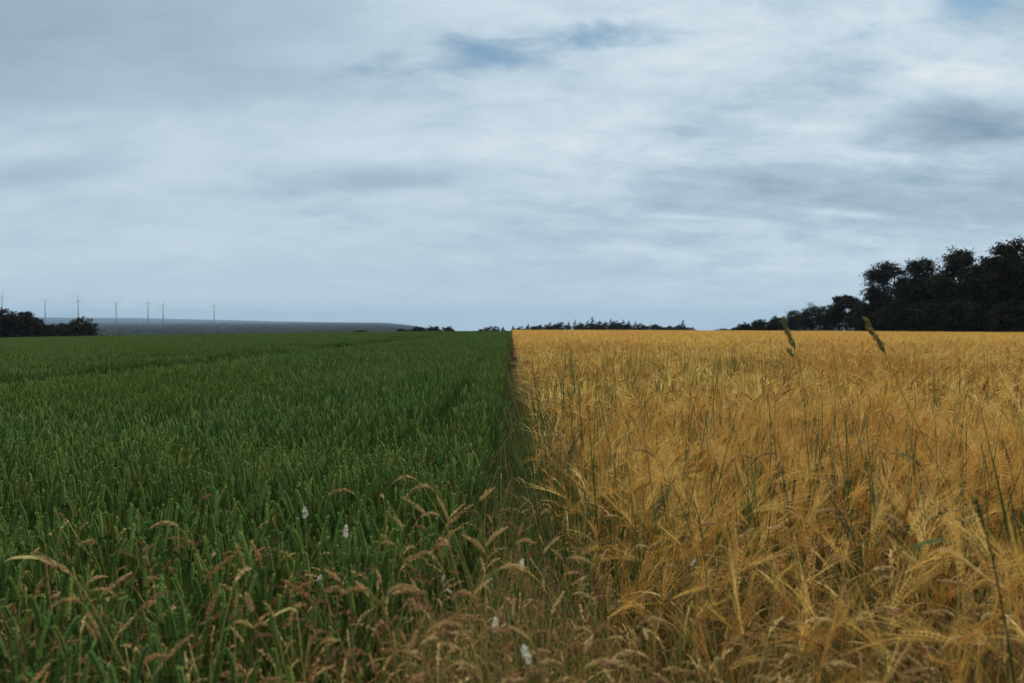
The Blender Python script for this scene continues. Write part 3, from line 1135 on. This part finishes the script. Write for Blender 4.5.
for i in range(62):
    px, py = rnd.uniform(575, 1022), 690 - 190 * rnd.random() ** 1.2
    put_grass(rnd.choice(['pale_flat', 'pale_arch', 'pale_slant', 'flat', 'arch', 'pale_flat']), at(px, py, rnd.uniform(1.65, 2.0) + max(0, 640 - py) * .006),
              rnd.choice([LEFT, RIGHT]) + rnd.gauss(0, .6), GR_R[0], 'grass stalk', GR_R[1], scale=rnd.uniform(.55, .85))
GW = ('thin dark green wild grass stem standing above the golden barley', 'dark green wild grass stems above the barley')
for i in range(235):
    Y = 2.3 + 8.5 * rnd.random() ** (1.2 if i % 3 else .6)
    px = 532 + 490 * rnd.random() ** (1.35 if Y > 4 else .8)
    z = .80 + rnd.uniform(0, .24)
    X = (px - 512) / F * Y
    put_grass(rnd.choice(['weed_up', 'weed_up', 'weed_up', 'weed_lean', 'weed_lean', 'weed_nod']), (X, Y, z + float(ground_z(X, Y))),
              rnd.choice([LEFT, RIGHT, LEFT]) + rnd.gauss(0, .8), GW[0], 'grass stem', GW[1], 'wild_oat_stalk', rnd.uniform(.9, 1.15))


# the two tall cocksfoot heads against the skyline and the thick stem at the lower right
def tall_grass(name, stem_px, head_px, Y, label, lumps, hm, sw=.0022, seed=1):
    r = random.Random(seed)
    s, hd = MB(), MB()
    base = at(stem_px[-1][0], stem_px[-1][1], Y)
    pts = [at(a, b, Y) for a, b in head_px[::-1]] if False else [at(a, b, Y) for a, b in stem_px]
    d = pts[-1] - pts[-2]
    g0 = pts[-1] + d / abs(d[2]) * max(0, pts[-1][2] * .6) * .6
    foot = np.array([g0[0] + (g0[0] - pts[-1][0]) * .3, Y, 0.0])
    foot[2] = float(ground_z(foot[0], foot[1])) - .01
    full = pts + [g0, foot]
    # rounded path
    fine = []
    for i in range(len(full) - 1):
        p0, p1, p2, p3 = full[max(i - 1, 0)], full[i], full[i + 1], full[min(i + 2, len(full) - 1)]
        for t in (0, .25, .5, .75):
            fine.append(.5 * (2 * p1 + (p2 - p0) * t + (2 * p0 - 5 * p1 + 4 * p2 - p3) * t * t + (3 * p1 - p0 - 3 * p2 + p3) * t ** 3))
    fine.append(full[-1])
    o = empty(name, foot, 0, label, 'tall grass')
    loc = lambda p: p - foot
    s.tube([loc(p) for p in fine][::-1], list(np.linspace(sw, sw * .5, len(fine))), 6, 0, .3, True)
    hp = [loc(at(a, b, Y)) for a, b in head_px]
    s.tube(hp, [sw * .45] * len(hp), 4, 0, .3)
    for (px, py, lp, ap) in lumps:
        c = loc(at(px, py, Y))
        dirn = loc(at(px + ap[0], py + ap[1], Y)) - c
        dirn /= np.linalg.norm(dirn)
        ll = lp / F * Y
        path = [c - dirn * ll / 2, c, c + dirn * ll / 2]
        panicle(hd, path, 170 if seed != 7 else 60, ll * (.22 if seed != 7 else .12), r, 0, .0085, .0028)
    link('stem', s.mesh('stem', [M_weed if seed == 7 else M_tall]), o)
    link('seed_head', hd.mesh('seed_head', [hm]), o)
    return o


tall_grass('tall_grass_stalk', [(884, 351), (893, 372), (905, 400), (925, 440), (958, 505), (985, 562)], [(865, 319), (872, 332), (879, 342), (884, 351)], 2.7,
           'tall bent stalk with plump green seed head, right of the pair on the skyline',
           [(867, 322, 11, (4, 5)), (870, 330, 13, (5, 6)), (876, 337, 15, (5, 6)), (881, 345, 14, (3, 6))], M_cock, .0024, 5)
tall_grass('tall_grass_stalk', [(796, 356), (801, 373), (804, 395), (806, 430), (809, 470), (812, 520)], [(784, 318), (788, 332), (793, 344), (796, 356)], 2.7,
           'tall stalk with split purplish seed head, left of the pair on the skyline',
           [(784, 322, 11, (1, 5)), (788, 333, 14, (3, 6)), (792, 342, 13, (3, 6)), (790, 352, 10, (4, 5))], M_cock, .0021, 6)
tall_grass('tall_grass_stalk', [(985, 528), (993, 560), (1000, 595), (1008, 640), (1014, 680)], [(976, 500), (979, 510), (982, 520), (985, 528)], 1.5,
           'thick dark green stem with slim head leaning in the lower right corner',
           [(978, 508, 22, (2, 6)), (981, 518, 18, (2, 6))], M_weed, .0032, 7)


# single bent blades
def bent_blade(px_pts, Y, wd_, mat, label, seed):
    pts = [at(a, b, Y) for a, b in px_pts]
    foot = np.array([pts[-1][0] + .05, Y + .03, 0.0])
    foot[2] = float(ground_z(foot[0], foot[1])) - .01
    full = pts + [foot]
    o = empty('bent_grass', foot, 0, label, 'grass blade')
    L, s = MB(), MB()
    n = len(pts)
    L.ribbon([p - foot for p in pts], [wd_ * (.12 + .88 * math.sin(math.pi * (.08 + .8 * i / (n - 1)))) for i in range(n)], (0, .75, .66), 0, .4)
    s.tube([p - foot for p in (pts[-1], (pts[-1] + foot) / 2 + np.array([.01, 0, .02]), foot)], [.0014, .0018, .002], 5, 0, .2)
    link('leaf', L.mesh('leaf', [mat]), o)
    link('stem', s.mesh('stem', [M_gstem]), o)


bent_blade([(5, 561), (12, 558), (20, 557), (30, 557), (40, 558), (46, 562)], 2.3, .011, M_yellow, 'pale yellow dry blade lying level over the wheat at the left edge', 1)
bent_blade([(926, 557), (935, 551), (946, 549), (960, 556), (975, 568), (990, 580), (1008, 588)], 1.75, .012, M_bleaf, 'broad pale folded blade bending down to the right in the lower barley', 2)
bent_blade([(905, 549), (918, 545), (932, 541), (945, 540), (956, 545)], 1.9, .008, M_weed, 'narrow green blade lying level just above the broad folded one', 3)
bent_blade([(262, 625), (270, 618), (280, 612), (290, 608), (297, 611)], 2.0, .009, M_yellow, 'straw yellow blade slanting up through the wheat near a cream-edged grass head', 4)
bent_blade([(845, 432), (856, 437), (868, 445), (876, 452)], 2.6, .008, M_weed, 'dark green blade slanting down over the upper barley', 5)
bent_blade([(897, 456), (906, 455), (914, 462), (918, 475)], 2.4, .008, M_vleaf, 'green hooked blade in the upper right barley', 6)


# white seed tufts
def white_tuft(px, py, Y, ln_px, label, lean=0.0, group=None, seed=1):
    r = random.Random(seed)
    p = at(px, py, Y)
    foot = np.array([p[0] + .03 * (1 if px < 512 else -1), Y + .02, 0.0])
    foot[2] = float(ground_z(foot[0], foot[1])) - .01
    o = empty('white_flower', foot, 0, label, 'white flower', group)
    s, hd = MB(), MB()
    ll = ln_px * .85 / F * Y
    up = np.array([math.sin(lean), 0, math.cos(lean)])
    q0 = p - foot - up * ll / 2
    s.tube([np.zeros(3), q0 * .5 + np.array([.012, 0, 0]), q0], [.0016, .0014, .001], 5, 0, .6)
    path = [q0, q0 + up * ll * .35 + np.array([.001, 0, 0]), q0 + up * ll * .7 - np.array([.001, 0, 0]), q0 + up * ll]
    for i in range(46):                               # small overlapping bracts and petals
        t = r.random()
        c = q0 + up * ll * t
        az = r.uniform(0, 6.28)
        rad = ll * .17 * math.sin(math.pi * (t * .8 + .15))
        off = np.array([math.cos(az), math.sin(az), 0]) * rad
        hd.grain(c + off * r.uniform(.5, 1.3), up * .7 + off / (rad + 1e-6) * .6 + np.array([r.gauss(0, .45), r.gauss(0, .45), r.gauss(0, .45)]), ll * r.uniform(.15, .34), ll * .085, 0, r.random(), 5)
    link('stem', s.mesh('stem', [M_weed]), o)
    link('flower_head', hd.mesh('flower_head', [M_white]), o)


for i, a in enumerate([
    (495, 625, 1.85, 17, 'upright white flower head in the dark verge left of the lowest white one', .1),
    (526, 655, 1.75, 22, 'lowest and largest white flower head, at the bottom centre', -.3),
    (443, 578, 2.2, 7, 'tiny white flower head, upper of two close together left of centre', .2),
    (449, 591, 2.15, 7, 'tiny white flower head, lower of two close together left of centre', -.9),
    (522, 565, 2.2, 13, 'white flower head beside a thin tan grass head at the edge of the barley', .1),
    (693, 563, 2.2, 9, 'white flower head on a green stem in the front of the golden barley', .6),
    (346, 532, 2.4, 15, 'pinkish white narrow flower head in front of the green wheat', .1),
    (319, 578, 2.2, 9, 'small white flower head beside the cream-edged slanting grass', .5),
    (305, 513, 2.6, 14, 'thin bleached white flower head upright among the wheat', .0),
]):
    white_tuft(a[0], a[1], a[2] - .2, *a[3:5], lean=a[5], seed=900 + i)


# ------------------------------------------------------------------ trees
def leaf_cloud(lobes, n, size, seed):
    """lobes: (cx,cy,cz,rx,ry,rz,weight). Leaves gather in clumps on and inside the lobes"""
    g = np.random.default_rng(seed)
    wts = np.array([l[6] for l in lobes], float)
    per = g.multinomial(n, wts / wts.sum())
    C, T = [], []
    for l, k in zip(lobes, per):
        nc = max(6, k // 34)
        d = g.normal(size=(nc, 3))
        d /= np.linalg.norm(d, axis=1)[:, None]
        rr = g.uniform(.25, 1.0, nc) ** .5 * g.uniform(.82, 1.12, nc)
        cc = d * rr[:, None] * np.array(l[3:6]) + np.array(l[:3])
        pick = g.integers(0, nc, k)
        sp_ = np.array(l[3:6]).mean() * .17
        C.append(cc[pick] + g.normal(size=(k, 3)) * sp_ * np.array([1.25, 1.25, .8]))
        T.append(pick * .137 % 1 * .5 + g.uniform(0, .3, k))
    C = np.concatenate(C)
    T = np.concatenate(T)
    n = len(C)
    a = g.normal(size=(n, 3))
    a /= np.linalg.norm(a, axis=1)[:, None]
    b = np.cross(a, g.normal(size=(n, 3)))
    b /= np.linalg.norm(b, axis=1)[:, None]
    s = size * g.uniform(.6, 1.3, n)[:, None]
    P = np.stack([C - a * s * .6, C + b * s * .32, C + a * s * .6, C - b * s * .32], 1)
    return P, T


def tree(name, x, y, hgt, width, label, cat, group=None, seed=0, mat=None, n=5200, leaf=.36, low=.12, airy=False, sway=0.0):
    """broadleaf tree: tapered trunk with limbs, crown of leaf clumps in uneven lobes"""
    r = random.Random(seed)
    gz_ = float(ground_z(x, y))
    o = empty(name, (x, y, gz_ - .1), r.uniform(0, 6.28) if not sway else 0, label, cat, group)
    t = MB()
    th = hgt * .62
    tr = max(.05, hgt * .022)
    tp = [np.array([sway * hgt * .25 * (k / 4) ** 1.5 + r.gauss(0, .012) * hgt * (k > 0), r.gauss(0, .012) * hgt * (k > 0), th * k / 4]) for k in range(5)]
    t.tube(tp, [tr * 1.25, tr, tr * .8, tr * .6, tr * .35], 8, 0, .3)
    lobes = []
    nl = 9 if airy else 11
    for k in range(nl):
        f_ = (k + .5) / nl
        zc = hgt * (low + .12 + (.80 - low) * f_)
        az = k * 2.4 + r.uniform(-.5, .5)
        prof = math.sin(math.pi * (.22 + .68 * f_)) ** .8
        rad = width / 2 * prof * r.uniform(.45, .78)
        cx_, cy_2 = math.cos(az) * rad + sway * hgt * .28 * f_, math.sin(az) * rad
        lr = width * r.uniform(.15, .23) * (.9 if airy else 1.15)
        lobes.append((cx_, cy_2, zc, lr, lr, lr * r.uniform(.6, .8), 1.0))
        i = min(3, int(f_ * 3.4))
        p0 = tp[i] * .6 + tp[i + 1] * .4
        end = np.array([cx_, cy_2, zc])
        mid = (p0 + end) / 2 + np.array([0, 0, -.04 * hgt])
        t.tube([p0, mid, end], [tr * .45, tr * .28, tr * .1], 5, 0, .5, False)
        for j in range(3):
            e2 = end + np.array([r.gauss(0, lr * .6), r.gauss(0, lr * .6), r.gauss(0, lr * .4)])
            t.tube([mid * .4 + end * .6, e2], [tr * .16, tr * .05], 4, 0, .5, False)
    lobes.append((sway * hgt * .3, 0, hgt * .88, width * .2, width * .2, hgt * .12, 1.0))
    if not airy:
        lobes.append((0, 0, hgt * .5, width * .34, width * .34, hgt * .3, 2.2))
    P, T = leaf_cloud(lobes, n, leaf, seed)
    P = P[P[:, :, 2].min(1) > .05]
    T = T[:len(P)]
    link('trunk', t.mesh('trunk', [M_bark]), o)
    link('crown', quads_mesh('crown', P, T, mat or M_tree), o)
    return o


def bush(name, x, y, hgt, width, label, cat, group=None, seed=0, mat=None, n=2600, leaf=.34):
    """many stems from the ground, leaves down to the soil"""
    r = random.Random(seed)
    gz_ = float(ground_z(x, y))
    o = empty(name, (x, y, gz_ - .1), 0, label, cat, group)
    t = MB()
    lobes = []
    for k in range(8):
        az = k * 2.4 + r.uniform(-.4, .4)
        rad = width * .32 * math.sqrt((k + .3) / 8)
        zc = hgt * r.uniform(.30, .74) * (1 - .35 * (rad / (width * .34)) ** 2)
        e = np.array([math.cos(az) * rad, math.sin(az) * rad, zc])
        t.tube([(e[0] * .1, e[1] * .1, 0), e * .5 + np.array([0, 0, .1 * hgt]), e], [.05 * hgt / 4, .035 * hgt / 4, .012], 5, 0, .4, False)
        lobes.append((*e, width * .24, width * .24, hgt * .26, 1.0))
    lobes.append((0, 0, hgt * .33, width * .40, width * .36, hgt * .34, 2.0))
    lobes.append((0, 0, hgt * .14, width * .50, width * .40, hgt * .20, 1.6))
    lobes.append((0, 0, hgt * .70, width * .26, width * .26, hgt * .24, 1.0))
    P, T = leaf_cloud(lobes, n, leaf, seed)
    k = P[:, :, 2].min(1) > .0
    link('trunk', t.mesh('trunk', [M_bark]), o)
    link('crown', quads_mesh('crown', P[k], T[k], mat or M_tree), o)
    return o


def from_px(px, top, Y):
    p = at(px, top, Y)
    return float(p[0]), float(p[2] - ground_z(p[0], Y))


# the wood on the right, from the big near trees to the low far end
for i, (px, top, Y, wpx, low, airy, sway, lab) in enumerate([
    (889, 261, 150, 64, .12, True, -.22, 'airy tree with leaning crown, first tall one at the left end of the dark wood'),
    (921, 257, 141, 56, .12, False, 0, 'dense dark tree just right of the airy leaning tree in the wood'),
    (957, 247, 130, 66, .15, True, .05, 'tall open-crowned tree with sky showing through, middle of the dark wood'),
    (985, 257, 124, 56, .10, False, 0, 'dark tree slightly lower than both neighbours near the right edge'),
    (1012, 238, 114, 62, .12, False, 0, 'tallest tree of the dark wood, at the right edge'),
    (1046, 231, 109, 80, .10, False, 0, 'big dark tree cut off by the right edge behind the golden field'),
    (1100, 228, 105, 84, .10, False, 0, 'last big tree of the wood beyond the right edge'),
    (846, 295, 172, 36, .25, True, 0, 'small tree with a flat airy crown rising above the lower hedge left of the wood'),
]):
    x, h = from_px(px, top, Y)
    tree('broadleaf_tree', x, Y, h, wpx / F * Y, lab, 'tree', None, 40 + i, None, 13500 if airy else 15000, .31, low, airy, sway)
for i, (px, top, Y, wpx) in enumerate([(880, 292, 165, 50), (905, 278, 160, 64), (940, 276, 150, 66), (975, 272, 142, 66), (1008, 262, 132, 70), (1050, 255, 126, 80)]):
    x, h = from_px(px, top, Y)
    tree('broadleaf_tree', x, Y, h, wpx / F * Y, 'dark tree of the second row, filling the wood behind the front trees',
         'tree', 'second row of trees in the wood', 60 + i, None, 7000, .5, .02)
for i, (px, top, Y, wpx, lab) in enumerate([
    (736, 327, 238, 12, 'lowest tiny bush at the far left end of the right-hand hedge'),
    (746, 322, 232, 20, 'low round bush second from the far end of the right-hand hedge'),
    (760, 318, 224, 24, 'round dark bush third from the far end of the right-hand hedge'),
    (775, 315, 214, 24, 'round dark bush just left of the left skyline grass head'),
    (794, 307, 204, 30, 'dark bush where the hedge steps up right of the left skyline grass head'),
    (812, 300, 194, 36, 'tall dense bush in the middle of the right-hand hedge'),
    (830, 299, 184, 34, 'dense dark bush directly left of the flat airy-crowned small tree'),
    (860, 301, 166, 44, 'dark bush below the right skyline grass head, next to the tall wood'),
]):
    x, h = from_px(px, top, Y)
    bush('hedge_bush', x, Y, h, wpx / F * Y, lab, 'bush', None, 80 + i, None, 6500, .32)
for i, (px, top, Y, wpx) in enumerate([(874, 297, 150, 44), (893, 300, 142, 46), (917, 297, 134, 48), (940, 298, 126, 48), (964, 296, 120, 50), (988, 294, 114, 52), (1014, 296, 108, 54), (1044, 292, 104, 56)]):
    x, h = from_px(px, top, Y)
    bush('undergrowth_bush', x, Y, h, wpx / F * Y, 'dark bush filling the foot of the wood along the golden field', 'bush', 'bushes at the foot of the wood', 100 + i, None, 6500, .33)

# the dark trees at the left edge
for i, (px, top, Y, wpx, lab) in enumerate([
    (-22, 303, 190, 50, 'tall dark tree just outside the left edge beside the green field'),
    (6, 305, 195, 38, 'tallest dark bush of the clump cut by the left edge'),
    (26, 308, 200, 32, 'dark bush second from the left edge behind the green field'),
    (43, 315, 205, 30, 'low sloping bush at the right end of the left clump'),
    (62, 322, 212, 26, 'lowest brown bush bridging the left clump and the round bush'),
    (82, 315, 205, 38, 'round dark reddish bush standing apart right of the left clump'),
]):
    x, h = from_px(px, top, Y)
    bush('round_bush', x, Y, h, wpx / F * Y, lab, 'bush', None, 120 + i, M_tree2, 5200, .5)

# low clump on the skyline left of centre
for i, (px, top, wpx, lab) in enumerate([
    (361, 329.5, 20, 'small flat bush alone on the green skyline left of the low clump'),
    (404, 327.5, 18, 'leftmost low bush of the skyline clump above the green field'),
    (418, 325.5, 22, 'second low bush of the skyline clump above the green field'),
    (433, 325.0, 20, 'highest bush in the middle of the low skyline clump'),
    (448, 325.5, 18, 'rightmost bush of the low skyline clump above the green field'),
]):
    Y = 330
    x, h = from_px(px, top, Y)
    bush('skyline_bush', x, Y, h, wpx / F * Y, lab, 'bush', None, 140 + i, M_tree, 1500, .55)


def conifer(x, y, hgt, width, label, group, seed):
    r = random.Random(seed)
    gz_ = float(ground_z(x, y))
    o = empty('conifer_tree', (x, y, gz_ - .1), 0, label, 'tree', group)
    t = MB()
    t.tube([(0, 0, 0), (0, 0, hgt * .6), (0, 0, hgt)], [hgt * .022, hgt * .014, .02], 6, 0, .2)
    g = np.random.default_rng(seed)
    lobes = []
    for k in range(9):
        f_ = k / 8
        rad = width / 2 * (1 - f_) ** .8 * r.uniform(.75, 1.15) + .15
        lobes.append((r.gauss(0, .1), r.gauss(0, .1), hgt * (.10 + .84 * f_), rad, rad, hgt * .055, .25 + rad))
    P, T = leaf_cloud(lobes, 900, .5, seed)
    link('trunk', t.mesh('trunk', [M_bark]), o)
    link('crown', quads_mesh('crown', P, T, M_conifer), o)


sky_line = [(537, 326, 0), (552, 324, 0), (580, 323, 0), (594, 323, 0), (601, 323, 0), (614, 322, 0), (627, 322.5, 0), (640, 324.5, 0), (659, 326.5, 0), (484, 329.5, 0), (493, 327, 0), (503, 328.5, 1), (513, 327.5, 1), (521, 327, 0), (528, 325, 1), (534, 327, 0), (541, 325.5, 1),
            (549, 325.5, 0), (556, 323.5, 0), (563, 322.5, 0), (569, 323, 1), (575, 321, 1), (583, 325, 0), (588, 321.5, 1), (592, 318, 1), (598, 321, 0),
            (605, 322, 0), (611, 320, 1), (617, 322.5, 0), (623, 320.5, 1), (629, 322, 1), (635, 322.5, 1), (646, 326, 0), (654, 325, 0), (664, 327, 0),
            (672, 326, 0), (678, 325, 0), (683, 321.5, 1), (688, 327, 0), (720, 330, 0), (727, 329.5, 0)]
for i, (px, top, kind) in enumerate(sky_line):
    Y = 392 + (i * 37 % 23)
    x, h = from_px(px, top, Y)
    if kind:
        conifer(x, Y, h + .9, 4.4 + .3 * h, 'tallest pointed conifer on the distant skyline' if px == 592 else
                'pointed conifer at the right end of the distant tree line' if px == 683 else 'small pointed conifer in the distant tree line beyond the golden field',
                None if px in (592, 683) else 'conifers on the distant skyline', 160 + i)
    else:
        bush('skyline_tree', x, Y, h + .9, 8.8, 'low rounded tree in the distant tree line beyond the golden field', 'tree',
             'rounded trees on the distant skyline', 160 + i, M_tree, 1900, .6)

# ------------------------------------------------------------------ far woods (one mass)
ico_v, ico_f = [], []
_bm = __import__('bmesh').new()
__import__('bmesh').ops.create_icosphere(_bm, subdivisions=2, radius=1.0)
ico_v = np.array([v.co[:] for v in _bm.verts])
ico_f = np.array([[v.index for v in f.verts] for f in _bm.faces])
_bm.free()
V, Fc, T = [], [], []
g = np.random.default_rng(5)
cnt = 0
nbase = 0
while cnt < 8500:
    Y = 800 * (8200 / 800) ** g.uniform(0, 1)
    X = Y * g.uniform(-.85, -.10)
    m = vnoise(X / 260 + 5, Y / 420, 51) * .6 + vnoise(X / 90, Y / 150, 52) * .4
    if m < .33 and g.uniform() > .06:
        continue
    s = g.uniform(4.0, 7.5) * (1 + Y / 2200)
    hh = g.uniform(3.5, 7) * (1 + Y / 9000)
    p = ico_v * (1 + .28 * (g.uniform(size=(len(ico_v), 1)) - .5)) * np.array([s, s, hh])
    p = p + np.array([X, Y, float(ground_z(X, Y)) + hh * .55])
    V.append(p)
    Fc.append(ico_f + nbase)
    T.append(np.full(len(ico_v), g.uniform()))
    nbase += len(ico_v)
    cnt += 1
me = bpy.data.meshes.new('distant_woods')
me.from_pydata(np.concatenate(V).tolist(), [], np.concatenate(Fc).tolist())
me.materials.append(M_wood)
a = me.attributes.new('tint', 'FLOAT', 'POINT')
a.data.foreach_set('value', np.concatenate(T).astype(np.float32))
tag(link('distant_woods', me), 'dark woods covering the far plain below the hills', 'woods', kind='stuff')

# ------------------------------------------------------------------ wind turbines on the plain
TW = {}


def turbine_meshes():
    t = MB()
    t.tube([(0, 0, 0), (0, 0, 40), (0, 0, 94)], [3.4, 2.7, 1.7], 14, 0)
    n = MB()
    n.tube([(0, 6.5, 0), (0, 5.5, 0), (0, -3.5, 0), (0, -5, 0)], [1.2, 2.2, 2.2, 1.5], 8, 0)
    h = MB()
    h.tube([(0, -5.02, 0), (0, -6.2, 0), (0, -7.6, 0), (0, -8.2, 0)], [1.9, 2.0, 1.3, .2], 12, 0)
    b = MB()
    prof = [(0, 1.0, .8), (3, 1.2, .7), (8, 1.7, .45), (17, 1.2, .3), (26, .7, .2), (31, .25, .08)]
    vs, fs = [], []
    for z, c, th in prof:
        vs += [(-c * .35, -6.5, z), (0, -6.5 - th / 2, z), (c * .65, -6.5, z), (0, -6.5 + th / 2, z)]
    for i in range(len(prof) - 1):
        for k in range(4):
            fs.append((i * 4 + k, i * 4 + (k + 1) % 4, (i + 1) * 4 + (k + 1) % 4, (i + 1) * 4 + k))
    fs += [(3, 2, 1, 0), tuple(range(len(vs) - 4, len(vs)))]
    b.add(vs, fs)
    return t.mesh('tower', [M_turb]), n.mesh('nacelle', [M_turb]), h.mesh('hub', [M_turb]), b.mesh('blade', [M_turb])


TM = turbine_meshes()
for px, hub, Y, spin, yaw, lab in [
    (2, 297, 3300, .3, .5, 'wind turbine at the left edge, rising behind the dark bushes'),
    (45, 301.5, 3700, 1.0, .6, 'second wind turbine from the left, between bush clump and round bush'),
    (78, 300.5, 3600, .0, .3, 'wind turbine standing right above the round dark bush'),
    (116, 303.5, 4000, .9, .5, 'lone wind turbine between the round bush and the close pair'),
    (148, 302.5, 4000, .1, .6, 'left turbine of the two standing close together'),
    (163, 304, 4100, .1, .4, 'right turbine of the two standing close together'),
    (214, 305.5, 4300, .1, .6, 'rightmost wind turbine, standing alone over the far plain'),
]:
    p = at(px, hub, Y)
    gz_ = float(ground_z(p[0], Y))
    o = empty('wind_turbine', (p[0], Y, gz_ - .5), 0, lab, 'wind turbine')
    zs = (p[2] - gz_) / 95.0
    o.scale = (1, 1, 1)
    o.rotation_euler = (0, 0, yaw)
    a = link('tower', TM[0], o)
    a.scale = (1, 1, (p[2] - gz_ - 1.5) / 94)
    b = link('nacelle', TM[1], o)
    b.location = (0, 0, p[2] - gz_ + .5)
    c = link('hub', TM[2], o)
    c.location = b.location
    for k in range(3):
        d = link('blade', TM[3], o)
        d.location = b.location
        d.rotation_euler = (0, spin + k * 2 * math.pi / 3, 0)

# a pale farm shed far off behind the green field
x, h = from_px(157, 331.5, 620)
o = empty('farm_shed', (x, 620, float(ground_z(x, 620)) - .2), .2, 'pale low farm shed far off at the edge of the green field', 'shed')
wl, rf = MB(), MB()
hw, hd_, hh = 7.5, 4.0, 3.0
vs = [(-hw, -hd_, 0), (hw, -hd_, 0), (hw, hd_, 0), (-hw, hd_, 0), (-hw, -hd_, hh), (hw, -hd_, hh), (hw, hd_, hh), (-hw, hd_, hh), (-hw, 0, hh + 1.6), (hw, 0, hh + 1.6)]
wl.add(vs, [(0, 1, 5, 4), (1, 2, 6, 9, 5), (2, 3, 7, 6), (3, 0, 4, 8, 7)])
rv = [(-hw - .4, -hd_ - .4, hh - .1), (hw + .4, -hd_ - .4, hh - .1), (hw + .4, 0, hh + 1.75), (-hw - .4, 0, hh + 1.75), (hw + .4, hd_ + .4, hh - .1), (-hw - .4, hd_ + .4, hh - .1)]
rf.add(rv, [(0, 1, 2, 3), (3, 2, 4, 5)])
link('wall', wl.mesh('wall', [simple('shed_wall', (.42, .38, .32), .8)], False), o)
link('roof', rf.mesh('roof', [simple('shed_roof', (.30, .27, .24), .7)], False), o)

# ------------------------------------------------------------------ air
HAZE = True
if HAZE:
    hb = MB()
    X0, X1, Y0, Y1, Z0, Z1 = -15100, 15100, -16100, 16100, -420, 190
    vs = [(x, y, z) for z in (Z0, Z1) for y in (Y0, Y1) for x in (X0, X1)]
    hb.add(vs, [(0, 2, 3, 1), (4, 5, 7, 6), (0, 1, 5, 4), (2, 6, 7, 3), (0, 4, 6, 2), (1, 3, 7, 5)])
    hm = bpy.data.materials.new('haze')
    hm.use_nodes = True
    hm.node_tree.nodes.clear()
    q = NT(hm.node_tree)
    pv = q.n('ShaderNodeVolumePrincipled', {'Color': (.50, .72, 1.0, 1), 'Density': .00006, 'Anisotropy': .2})
    oo = q.n('ShaderNodeOutputMaterial')
    hm.node_tree.links.new(pv.outputs[0], oo.inputs['Volume'])
    tag(link('haze', hb.mesh('haze', [hm], False)), 'thin blue haze over the distant plain', 'haze', kind='stuff')
